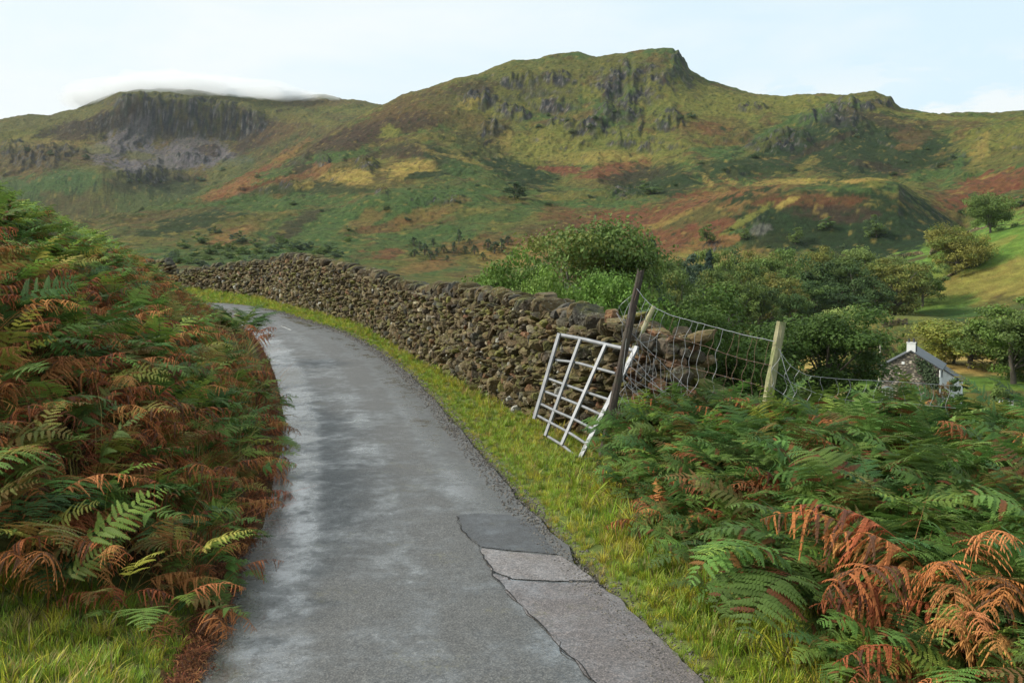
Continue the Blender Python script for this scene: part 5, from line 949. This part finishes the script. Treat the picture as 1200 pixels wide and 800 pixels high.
# ------------------------------------------------------------------ cottage
def build_cottage(M):
    D = 132.; c = at(1082, 430, D); zb = -15.9; R = -math.radians(26); root = empty('stone_cottage', (c[0], c[1]+3.5, zb), R, label='stone cottage with slate roof and white chimney among the trees', cat='cottage')
    W, Ln, eh, rh = 7.1, 8.4, 4.6, 6.75; h = W/2; y0, y1 = -3.5, Ln-3.5
    G = MB(); V = np.array([(-h, y0, -1), (h, y0, -1), (h, y0, eh), (0, y0, rh), (-h, y0, eh), (-h, y1, -1), (h, y1, -1), (h, y1, eh), (0, y1, rh), (-h, y1, eh)], float)
    G.add(V, [[0, 1, 2, 4], [5, 9, 7, 6], [0, 4, 9, 5]]); G.add(V, [[4, 2, 3], [9, 8, 7]]); link('gable_wall', G.build('gable_wall', [M['rubble']]), root)
    G = MB(); G.add(V[[1, 6, 7, 2]], [[0, 1, 2, 3]]); link('side_wall', G.build('side_wall', [M['white']]), root, label='whitewashed side wall')
    for s in (-1, 1):
        G = MB(); e = h+.35; ze = eh-.35*(rh-eh)/h+.06; A = np.array([(0, y0-.18, rh+.06), (s*e, y0-.18, ze), (s*e, y1+.18, ze), (0, y1+.18, rh+.06)]); Bq = A+[0, 0, .14]
        G.add(np.vstack([A, Bq]), [[4, 5, 6, 7], [0, 3, 2, 1], [0, 1, 5, 4], [1, 2, 6, 5], [2, 3, 7, 6], [3, 0, 4, 7]]); rf = link('roof', G.build('roof', [M['slate']]), root)
    G = MB(); G.box((0, y0+.42, rh+.45), (1.05, .7, 1.35)); G.box((0, y0+.42, rh+1.15), (1.15, .8, .1)); ch = link('chimney', G.build('chimney', [M['white']]), root)
    for x in (-.3, .3):
        G = MB(); G.tube([(x, y0+.42, rh+1.15), (x, y0+.42, rh+1.72)], [.15, .11], 10); link('chimney_pot', G.build('chimney_pot', [M['dark']]), ch)
    G = MB(); G.box((.62, y0+.85, rh+.6), (.12, .12, 1.3)); link('flue_pipe', G.build('flue_pipe', [M['dark']]), root)
    G = MB(); G.box((-.9, y0-.03, rh-1.5), (.35, .06, .35)); link('vent', G.build('vent', [M['white']]), root)
    for x, z, w, hh in ((.2, 1.55, 1.0, 1.3),):
        G = MB()
        for dx, dz, a, b in ((-w/2, 0, .09, hh), (w/2, 0, .09, hh), (0, hh/2, w, .09), (0, -hh/2, w+.1, .11), (0, 0, .06, hh)): G.box((x+dx, y0-.05, z+dz), (a, .08, b))
        w_ = link('window', G.build('window', [M['white']]), root); P = MB(); P.box((x, y0-.012, z), (w-.08, .02, hh-.08)); link('pane', P.build('pane', [M['glass']]), w_)
    for y, z in ((.0, 1.5), (3.2, 1.5), (.4, 3.8)):
        G = MB(); w, hh = .9, 1.1
        for dy, dz, a, b in ((-w/2, 0, .08, hh), (w/2, 0, .08, hh), (0, hh/2, w, .08), (0, -hh/2, w+.1, .1), (0, 0, .06, hh)): G.box((h+.05, y+dy, z+dz), (.08, a, b))
        w_ = link('window', G.build('window', [M['dark']]), root); P = MB(); P.box((h+.012, y, z), (.02, w-.08, hh-.08)); link('pane', P.build('pane', [M['glass']]), w_)
    G = MB(); G.tube([(h+.02, y0-.08, -.5), (h+.02, y0-.08, eh-.1)], .09, 8); link('downpipe', G.build('downpipe', [M['white']]), root, label='white downpipe')
    # low white extension
    G = MB(); x0, x1, ya, yb = h, h+2.4, 1.5, 6.; V = np.array([(x0, ya, -1), (x1, ya, -1), (x1, ya, 2.6), (x0, ya, 4.1), (x0, yb, -1), (x1, yb, -1), (x1, yb, 2.6), (x0, yb, 4.1)], float)
    G.add(V, [[0, 1, 2, 3], [1, 5, 6, 2], [5, 4, 7, 6]]); ex = link('extension', G.build('extension', [M['white']]), root, label='low whitewashed lean-to')
    G = MB(); A = np.array([(x0, ya-.15, 4.2), (x1+.25, ya-.15, 2.55), (x1+.25, yb+.15, 2.55), (x0, yb+.15, 4.2)]); G.add(np.vstack([A, A+[0, 0, .12]]), [[4, 5, 6, 7], [0, 3, 2, 1], [0, 1, 5, 4], [1, 2, 6, 5], [2, 3, 7, 6], [3, 0, 4, 7]]); link('extension_roof', G.build('extension_roof', [M['slate']]), ex)
    # ivy on the right of the gable
    r = np.random.default_rng(1); n = 700; a = r.random(n); zz = 1.2+a*4.6+r.normal(0, .3, n); xx = 2.6-1.6*(zz-3)/3*.9+r.normal(0, .55, n); ok = (zz < eh+(h-np.abs(xx))*(rh-eh)/h) & (xx < h-.05); xx, zz = xx[ok], zz[ok]; n = len(xx)
    o = np.column_stack([xx, np.full(n, y0-.1)-r.uniform(0, .25, n), zz]); nn = r.normal(size=(n, 3))*.5+[0, -1, .4]; nn /= np.linalg.norm(nn, axis=1)[:, None]; t = np.cross(nn, r.normal(size=(n, 3))); t /= np.linalg.norm(t, axis=1)[:, None]; b = np.cross(nn, t); s = .14
    link('ivy', mesh_np('ivy', np.stack([o-t*s, o-b*s, o+t*s, o+b*s], 1).reshape(-1, 3), [np.arange(n*4).reshape(-1, 4)], [M['leaf']], np.repeat(np.array([(.06, .09, .04)])*r.uniform(.6, 1.5, (n, 1)), 4, 0)), root)
def build_garden(M):
    def z(x, y): return zat(x, y)[0]
    # white garden arbour left of the cottage
    p = at(1040, 455, 118.); zb = z(p[0], p[1]); zb = max(zb, p[2]-2.6); root = empty('garden_arbour', (p[0], p[1], zb), .2, label='white wooden garden arbour left of the cottage gable', cat='arbour'); H = 2.7; root.scale = (.62, .62, .9)
    for a in (-.75, .75):
        for b in (-.5, .5): G = MB(); G.box((a, b, H/2-.3), (.14, .14, H+.6)); link('post', G.build('post', [M['white']]), root)
    G = MB()
    t = np.linspace(0, math.pi, 12)
    for b in (-.5, 0, .5): G.tube(np.column_stack([-.85*np.cos(t), np.full(12, b), H+.35*np.sin(t)]), .07, 6)
    for k in range(7): G.box((-.78+k*.26, 0, H+.35*math.sin(math.acos(max(-1, min(1, .92-k*.307))))+.05), (.1, 1.4, .06))
    link('arched_top', G.build('arched_top', [M['white']]), root)
    # telegraph pole
    p = at(1031.5, 404, 150.); zb = z(p[0], p[1]); o = empty('telegraph_pole', (p[0], p[1], zb), label='bare wooden pole standing behind the dark oak, left of the cottage', cat='pole')
    G = MB(); G.tube([(0, 0, -.5), (0, 0, (p[2]-zb)/2), (0, 0, p[2]-zb)], [.17, .15, .12], 8); link('shaft', G.build('shaft', [M['pale_wood']], smooth=True), o); G = MB(); G.box((0, 0, p[2]-zb-.3), (.7, .08, .1)); link('cross_bar', G.build('cross_bar', [M['pale_wood']]), o)
    # parked cars
    def car(u, v, D, rz, lab, paint):
        p = at(u, v, D); zb = z(p[0], p[1]); zb = max(zb, p[2]-1.55); o = empty('parked_car', (p[0], p[1], zb), rz, label=lab, cat='car', group='white cars parked by the cottage')
        prof = [(-2.0, .35), (-2.05, .75), (-1.95, .95), (-1.75, 1.0), (-1.45, 1.42), (-.6, 1.5), (.35, 1.46), (1.0, 1.02), (1.85, .86), (2.05, .7), (2.05, .35)]
        G = MB(); n = len(prof); V = np.array([(x, s*(.82 if zz < 1.1 else .66), zz) for s in (-1, 1) for x, zz in prof]); i = np.arange(n); j = (i+1) % n; G.add(V, np.stack([i, j, j+n, i+n], 1))
        for s, rev in ((0, 1), (n, 0)): cc = len(V); VV = np.vstack([V, [[0, (-.82 if s == 0 else .82), .7]]]); t3 = np.stack([np.full(n, cc), s+(j if rev == 0 else i), s+(i if rev == 0 else j)], 1); G.add(VV, t3)
        link('body', G.build('body', [paint]), o)
        G = MB(); G.add([(-1.79, -.58, 1.02), (-1.79, .58, 1.02), (-1.52, .52, 1.39), (-1.52, -.52, 1.39)], [[0, 1, 2, 3]]); G.add([(1.02, -.62, 1.05), (1.02, .62, 1.05), (.42, .56, 1.44), (.42, -.56, 1.44)], [[0, 1, 2, 3]])
        for s in (-1, 1): G.add([(-1.35, s*.80, 1.05), (.8, s*.80, 1.05), (.3, s*.70, 1.38), (-1.1, s*.70, 1.38)], [[0, 1, 2, 3]])
        link('windows', G.build('windows', [M['glass']]), o)
        for x in (-1.3, 1.3):
            for s in (-1, 1):
                G = MB(); G.tube([(x, s*.66, .32), (x, s*.86, .32)], .32, 14); w = link('wheel', G.build('wheel', [M['dark']]), o); G = MB(); G.tube([(x, s*.861, .32), (x, s*.875, .32)], .19, 12); link('rim', G.build('rim', [M['metal']]), w)
        for s in (-.6, .6): G = MB(); G.box((-2.04, s, .78), (.06, .22, .14)); link('tail_light', G.build('tail_light', [M['red']]), o)
    car(1117, 486, 112, 2.6, 'white car half hidden by bracken in front of the cottage', M['paint'])
    car(1178, 462, 130, 1.2, 'white car with dark rear window parked at the right of the garden', M['paint'])
    # garden walls
    def gwall(pts, h, lab, name='garden_wall', sz=.5):
        P = np.array([hit(u, v, 60.)[:2] if D is None else at(u, v, D)[:2] for u, v, D in pts]); P = smooth_poly(P, 60); G = MB(); zz = zat(P[:, 0], P[:, 1]); s = np.concatenate([[0], np.cumsum(np.linalg.norm(np.diff(P, axis=0), axis=1))]); o = empty(name, (P[0][0], P[0][1], zz[0]), label=lab, cat='stone wall'); inv = -np.array(o.location); t = 0
        while t < s[-1]:
            x, y, z_ = [np.interp(t, s, q) for q in (P[:, 0], P[:, 1], zz)]; x2, y2 = np.interp(t+.3, s, P[:, 0]), np.interp(t+.3, s, P[:, 1]); d = np.array([x2-x, y2-y]); d /= np.linalg.norm(d)+1e-9; A = np.array([[d[0], d[1], 0], [-d[1], d[0], 0], [0, 0, 1.]]); w = sz*rng.uniform(.6, 1.3); zc = 0
            while zc < h*rng.uniform(.85, 1.1): hh = rng.uniform(.25, .4)*sz*1.6; add_stone(G, np.array([x, y, z_+zc+hh/2])+inv, (w*1.15, .6, hh*1.2), A, 2); zc += hh
            t += w
        link('stones', G.build('stones', [M['stone']]), o)
    gwall([(1090, 300, None), (1109, 291, None), (1114, 284, None), (1119, 276, None), (1135, 268, None), (1165, 264, None)], 1.5, 'dry stone wall curving up behind the round field tree to the field corner', 'field_wall', 1.)
    gwall([(1040, 304, None), (1060, 301, None), (1080, 297, None), (1096, 296, None)], 1.4, 'dry stone wall along the foot of the dark knoll, left of the field tree', 'field_wall', 1.)
    gwall([(1098, 335, None), (1110, 326, None), (1124, 318, None), (1135, 313, None)], .9, 'tumbled remains of a stone wall crossing the golden field', 'field_wall', 1.)
    gwall([(1035, 383, None), (1050, 381, None), (1064, 380, None)], 1.3, 'short bit of stone wall behind the pale mound', 'field_wall', .8)
    gwall([(1108, 470, 119), (1140, 462, 121), (1165, 466, 123)], 1.4, 'low garden wall right of the cottage', 'garden_wall', .4)
    gwall([(1120, 490, 104), (1160, 490, 106), (1215, 489, 108)], 1.2, 'garden wall nearest the bracken, below the parked cars', 'garden_wall', .4)
    # shrubs of the garden
    c1, _ = crown_mesh(61, M['leaf'], 1., .95, GREENS['mid'], 2200, .09, 30, 0.); c2, _ = crown_mesh(62, M['leaf'], 1., .95, GREENS['yellow'], 2200, .08, 30, 0.); c3, _ = crown_mesh(63, M['leaf'], 1., .95, (.30, .05, .03), 2200, .08, 30, 0., col2=(.10, .12, .03)); c4, _ = crown_mesh(64, M['leaf'], 1., .95, GREENS['brown'], 2200, .07, 30, 0., col2=GREENS['mid']); c5, _ = crown_mesh(65, M['leaf'], 1., .95, GREENS['dark'], 2200, .08, 30, 0.)
    for u, v, D, w, h, c, lab in [(1060, 446, 124, 3.2, 3.2, c4, 'reddish-green shrub covering the left foot of the gable'), (1100, 447, 124, 3.2, 3.2, c4, 'brownish shrub in front of the gable, right of the window'), (1113, 470, 116, 2.4, 2.0, c3, 'red flowering shrub below the white downpipe'), (1128, 472, 116, 2.6, 2., c2, 'yellow-green shrub right of the red one'), (1122, 444, 121, 4.4, 3.4, c5, 'dark clipped shrub in front of the lean-to'), (1160, 468, 118, 3.6, 1.9, c2, 'light green shrub in the middle of the garden'), (1176, 450, 126, 3, 2.4, c1, 'green shrub behind the right-hand car'), (1030, 470, 112, 3.6, 2.4, c1, 'green shrub in front of the white arbour'), (1022, 448, 120, 3.4, 3.4, c5, 'dark shrub beside the arbour, under the oak'), (1082, 482, 110, 2.6, 2.2, c3, 'red-leaved shrub low in front of the gable'), (1190, 478, 112, 3.4, 2.4, c1, 'green shrub at the right end of the near garden wall'), (1140, 482, 110, 3.2, 1.8, c4, 'russet shrub behind the near garden wall'), (1050, 484, 108, 3.4, 2.2, c5, 'dark shrub lowest at the left of the garden'), (1198, 462, 125, 3, 3, c5, 'dark shrub at the right edge of the garden')]:
        p = at(u, v, D); zb = p[2]-h; o = empty('garden_shrub', (p[0], p[1], min(zb, z(p[0], p[1])+.4)), u % 6, label=lab, cat='shrub'); o.scale = (w, w, p[2]-o.location[2]+.2); link('foliage', c, o)
def sheep_like(): pass
# ------------------------------------------------------------------ sky, sun, camera
SUN_AZ, SUN_EL = math.radians(-92), math.radians(36)      # bearing from the view direction, clockwise positive
def build_world():
    w = bpy.data.worlds.new("World"); SC.world = w; w.use_nodes = True; nt = w.node_tree; nt.nodes.clear()
    out = nt.nodes.new('ShaderNodeOutputWorld'); bg = nt.nodes.new('ShaderNodeBackground'); L(nt, bg.outputs[0], out.inputs[0])
    sky = nt.nodes.new('ShaderNodeTexSky'); sky.sky_type = 'NISHITA'; sky.sun_disc = False; sky.sun_elevation = SUN_EL; sky.sun_rotation = SUN_AZ; sky.air_density = 1.; sky.dust_density = 2.5; sky.ozone_density = 1.5
    tc = nt.nodes.new('ShaderNodeTexCoord').outputs['Generated']
    sx = nt.nodes.new('ShaderNodeSeparateXYZ'); L(nt, tc, sx.inputs[0])
    mp = nt.nodes.new('ShaderNodeMapping'); mp.inputs['Scale'].default_value = (1, 1, 3.2); L(nt, tc, mp.inputs[0])
    n1 = noise(nt, mp.outputs[0], 2.1, 8, .58, .3)
    left = mapr(nt, sx.outputs['X'], .22, -.28, 0, .55)                        # thicker cloud to the left
    veil = math_(nt, 'ADD', mapr(nt, n1, .48, .75, .1, .95), left)
    n2 = noise(nt, mp.outputs[0], 7.5, 9, .58, .2)
    low = mapr(nt, sx.outputs['Z'], .14, .20, 1, 0)
    cum = math_(nt, 'MULTIPLY', mapr(nt, n2, .47, .53, 0, 1), low)
    f = math_(nt, 'MAXIMUM', veil, cum); mn = nt.nodes.new('ShaderNodeMath'); mn.operation = 'MINIMUM'; L(nt, f, mn.inputs[0]); mn.inputs[1].default_value = 1
    skyb = mixc(nt, .75, sky.outputs[0], (6.1, 7.6, 8.3))
    c = mixc(nt, mn.outputs[0], skyb, CLOUD)
    L(nt, c, bg.inputs[0]); bg.inputs[1].default_value = .1
CLOUD = (6.6, 7.05, 7.15)
def build_light():
    l = bpy.data.lights.new('sun', 'SUN'); l.energy = 3.6; l.angle = math.radians(9); l.color = (1, .94, .84)
    o = bpy.data.objects.new('sun', l); COL.objects.link(o)
    d = Vector((math.sin(SUN_AZ)*math.cos(SUN_EL), math.cos(SUN_AZ)*math.cos(SUN_EL), math.sin(SUN_EL)))
    o.rotation_euler = d.to_track_quat('Z', 'Y').to_euler(); o.location = (0, 0, 60)
def build_haze():
    m, nt, b, out = newmat('haze'); nt.nodes.remove(b); v = nt.nodes.new('ShaderNodeVolumePrincipled'); v.inputs['Color'].default_value = (.86, .92, 1, 1); v.inputs['Density'].default_value = .00003; v.inputs['Anisotropy'].default_value = .3
    L(nt, v.outputs[0], out.inputs['Volume']); G = MB(); G.box((0, 0, 190), (18400, 18400, 480));     link('haze', G.build('haze', [m]), kind='stuff')
def build_mist():
    """cloud that lies on the top of the far hill"""
    m, nt, b, out = newmat('hill_mist'); nt.nodes.remove(b); v = nt.nodes.new('ShaderNodeVolumePrincipled'); v.inputs['Color'].default_value = (1, 1, 1, 1); v.inputs['Density'].default_value = .010; v.inputs['Anisotropy'].default_value = 0
    L(nt, v.outputs[0], out.inputs['Volume']); V0, f = ico(5)
    for u, v_, D, rx, ry, rz in [(255, 108, 2050, 150, 90, 26), (195, 105, 2010, 120, 80, 34), (145, 111, 1990, 100, 70, 32), (350, 119, 2100, 90, 90, 17), (310, 114, 2080, 110, 90, 16), (115, 119, 2000, 70, 70, 20)]:
        c = at(u, v_, D); V = V0*np.array([rx, ry, rz]); q = fbm(V[:, 0]/60+u, V[:, 1]/60+V[:, 2]/25, 5, 4); V = V*(1+.35*q[:, None]); o = link('hill_mist', mesh_np('hill_mist', V, [f], [m], smooth=True), loc=tuple(c), kind='stuff'); tag(o, 'low cloud lying on the crest of the far left hill', 'mist')
def build_camera():
    c = bpy.data.cameras.new('camera'); c.lens = 36; c.sensor_width = 36; c.clip_start = .1; c.clip_end = 30000
    o = bpy.data.objects.new('camera', c); COL.objects.link(o); o.location = (0, 0, EYE); o.rotation_euler = (math.pi/2-TH, 0, 0); SC.camera = o

# ------------------------------------------------------------------ put it together
build_world(); build_light(); build_camera()
GM = ground_material(); build_terrain(GM)
build_lane(asphalt('asphalt', (.074, .071, .064), .11, .68))
lane_patch('road_patch', [(535, 607), (560, 604), (596, 606), (618, 612), (636, 628), (655, 651), (610, 648), (563, 644), (545, 628)], asphalt('patch_dark', (.040, .040, .040), .35, .7), .004)
lane_patch('road_patch', [(564, 646), (610, 650), (657, 653), (680, 668), (697, 682), (650, 684), (600, 682), (576, 672), (568, 660)], asphalt('patch_pink', (.15, .128, .118), .45, .75, .35), .004, .012)
lane_patch('road_patch', [(577, 676), (600, 684.5), (650, 686.5), (699, 684.5), (735, 712), (760, 736), (792, 768), (822, 799), (880, 860), (740, 860), (690, 799), (664, 770), (640, 742), (614, 716), (590, 694)], asphalt('patch_red', (.115, .095, .088), .35, .72), .004, .02)
crack = simple_mat('crack', (.012, .012, .012), .9); mossm = simple_mat('moss', (.10, .12, .02), .95, .5, 30)
strip('road_crack', [(563, 645), (585, 646), (610, 649), (657, 652)], .010, crack, .008, kind='structure')
strip('road_crack', [(574, 674), (600, 683), (640, 686), (662, 684), (699, 683)], .018, crack, .008, kind='structure')
strip('road_crack', [(534, 608), (537, 620), (548, 632), (564, 646), (572, 668), (592, 696), (616, 718), (642, 744), (668, 776), (692, 799), (760, 870)], .012, crack, .007, kind='structure')
strip('lane_mark', [(329, 384), (336, 387.5), (341, 389.5)], .05, simple_mat('worn_paint', (.55, .55, .52), .6), .006, kind='structure')
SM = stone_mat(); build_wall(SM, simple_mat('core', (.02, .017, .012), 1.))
LM = leaf_mat('tree_leaves', .6, .25, .14, .012, .2); BM = simple_mat('bark', (1, 1, 1), .9, .4, 5, .6, attrcol=True, bdist=.05)
build_trees(LM, BM)
M = dict(white=simple_mat('whitewash', (.78, .78, .75), .8, .1, 1.), slate=simple_mat('slate', (.085, .09, .095), .5, .3, 2., .4), dark=simple_mat('dark_paint', (.04, .04, .045), .6), leaf=LM, pale_wood=simple_mat('pale_wood', (.42, .38, .28), .8), paint=simple_mat('car_paint', (.75, .76, .78), .25, .03), metal=simple_mat('alloy', (.5, .5, .5), .35, .1, metal=1.), red=simple_mat('lamp_red', (.4, .02, .02), .3), stone=SM)
gm, gnt, gb, go_ = newmat('window_glass'); gb.inputs['Base Color'].default_value = (.03, .035, .04, 1); gb.inputs['Roughness'].default_value = .08; M['glass'] = gm
rm, nt, b, o = newmat('rubble'); p = objc(nt); vo = N(nt, 'ShaderNodeTexVoronoi', Scale=2.4); mp = nt.nodes.new('ShaderNodeMapping'); mp.inputs['Scale'].default_value = (1, 1, 2.2); L(nt, p, mp.inputs[0]); L(nt, mp.outputs[0], vo.inputs['Vector'])
sepc = nt.nodes.new('ShaderNodeSeparateColor'); L(nt, vo.outputs['Color'], sepc.inputs[0]); cr = nt.nodes.new('ShaderNodeValToRGB'); cr.color_ramp.elements[0].color = (.12, .10, .08, 1); cr.color_ramp.elements[1].color = (.75, .66, .5, 1); e = cr.color_ramp.elements.new(.45); e.color = (.36, .30, .22, 1); e = cr.color_ramp.elements.new(.8); e.color = (.19, .16, .12, 1); L(nt, sepc.outputs[0], cr.inputs[0])
L(nt, mixc(nt, mapr(nt, vo.outputs['Distance'], .32, .5, 0, .8), cr.outputs[0], (.045, .04, .034)), b.inputs['Base Color']); b.inputs['Roughness'].default_value = .9; bump(nt, b, vo.outputs['Distance'], .6, -.06); M['rubble'] = rm
build_cottage(M); build_garden(M)
galv = simple_mat('galvanised', (.24, .25, .26), .5, .3, 9, .15, metal=.3, spec=.5, bdist=.003)
build_gate(galv)
def wood(name, a, bb, sc=7, lichen=None):
    m, nt, b, o = newmat(name); p = geo(nt); mp = nt.nodes.new('ShaderNodeMapping'); mp.inputs['Scale'].default_value = (1, 1, .09); L(nt, p, mp.inputs[0])
    g = noise(nt, mp.outputs[0], 42, 6, .7); c = mixc(nt, mapr(nt, g, .35, .65, 0, 1), a, bb)
    if lichen: c = mixc(nt, mapr(nt, noise(nt, p, 9, 5, .7), .46, .62, 0, .8), c, lichen)
    L(nt, c, b.inputs['Base Color']); b.inputs['Roughness'].default_value = .85; bump(nt, b, g, .9, .02); return m
build_fence(wood('dark_wood', (.016, .013, .012), (.075, .05, .035), lichen=(.055, .05, .03)), wood('lichen_wood', (.20, .19, .09), (.36, .33, .20), lichen=(.20, .23, .08)), simple_mat('wire', (.30, .31, .32), .5, .2, 30, 0, metal=.4), simple_mat('rusty_wire', (.15, .09, .06), .75, .3, 30, 0))
FM = leaf_mat('bracken_leaf', .6, .35, .4, .022, .2); FD = leaf_mat('bracken_dry', .7, .25, .35, .012, .2)
FP = fern_protos(FM, FD)
plant_bracken(FP); protos_mat = FD; litter(FP)
GR = leaf_mat('grass_blade', .5, .3, .25, .02, .3); plant_grass(GR); bank_grass(GR)
gravel(simple_mat('pebble', (1, 1, 1), .7, .3, 30, 0, attrcol=True))
# single bracken plants one can tell apart
def plant(loc, n, ks, sc, lab, lean=(0, 0), seed=0, spread=2.6, yaw0=None, tilt=.15):
    r = np.random.default_rng(seed); z = znear(loc[0], loc[1])+(loc[2] if len(loc) > 2 else 0); o = empty('bracken_plant', (loc[0], loc[1], float(z)-.02), label=lab, cat='fern')
    for k in range(n):
        f = link('frond', FP[int(r.choice(ks))], o); yaw = (yaw0 if yaw0 is not None else -math.pi/2)+r.uniform(-spread, spread)
        f.location = (r.normal(0, .07), r.normal(0, .07), 0); f.rotation_euler = (r.normal(0, .12), tilt+r.normal(0, .12), yaw); s = sc*r.uniform(.8, 1.1); f.scale = (s, s, s)
h = hit_plane(284, 428); plant((h[0], h[1]), 30, [0, 3, 4, 5, 0, 4], .78, 'bushy green bracken clump standing alone where the lane bends', seed=1, spread=3.1, tilt=.05)
plant((h[0]+.25, h[1]-.9), 16, [10, 11, 12, 7], .7, 'rust-red bracken clump under the bushy green one at the bend', seed=2, spread=3.1)
plant((2.3, 5.0), 14, [10, 11, 13, 19, 17], .95, 'copper-brown dead bracken fronds drooping at the lower right', seed=3, yaw0=math.radians(215), spread=.9)
plant((2.2, 4.55), 8, [13, 19, 13, 11], .78, 'orange curled bracken fronds lowest at the bottom right corner', seed=4, yaw0=math.radians(225), spread=.9)
plant((1.8, 5.6), 7, [0, 1, 5, 2], .92, 'large flat green fronds arching left above the copper-brown ones', seed=5, yaw0=math.radians(205), spread=.6, tilt=.35)
plant((-2.55, 6.75), 7, [3, 4, 4], .8, 'dark green fronds hanging over the grass at the lower left', seed=6, yaw0=math.radians(-60), spread=.8, tilt=.55)
plant((-3.05, 6.9), 6, [3, 4, 0], .85, 'deep green fronds hanging straight down at the left of the lowest bracken', seed=7, yaw0=math.radians(-95), spread=.5, tilt=.6)
if HAZE: build_haze()
build_mist()
SC.view_settings.view_transform = 'Standard'; SC.view_settings.look = 'None'; SC.view_settings.exposure = EXPO; SC.view_settings.gamma = 1
SC.cycles.max_bounces = 8; SC.cycles.diffuse_bounces = 2; SC.cycles.glossy_bounces = 2; SC.cycles.transmission_bounces = 2; SC.cycles.transparent_max_bounces = 4; SC.cycles.volume_bounces = 8; SC.cycles.use_denoising = DEN; SC.cycles.sample_clamp_indirect = 6
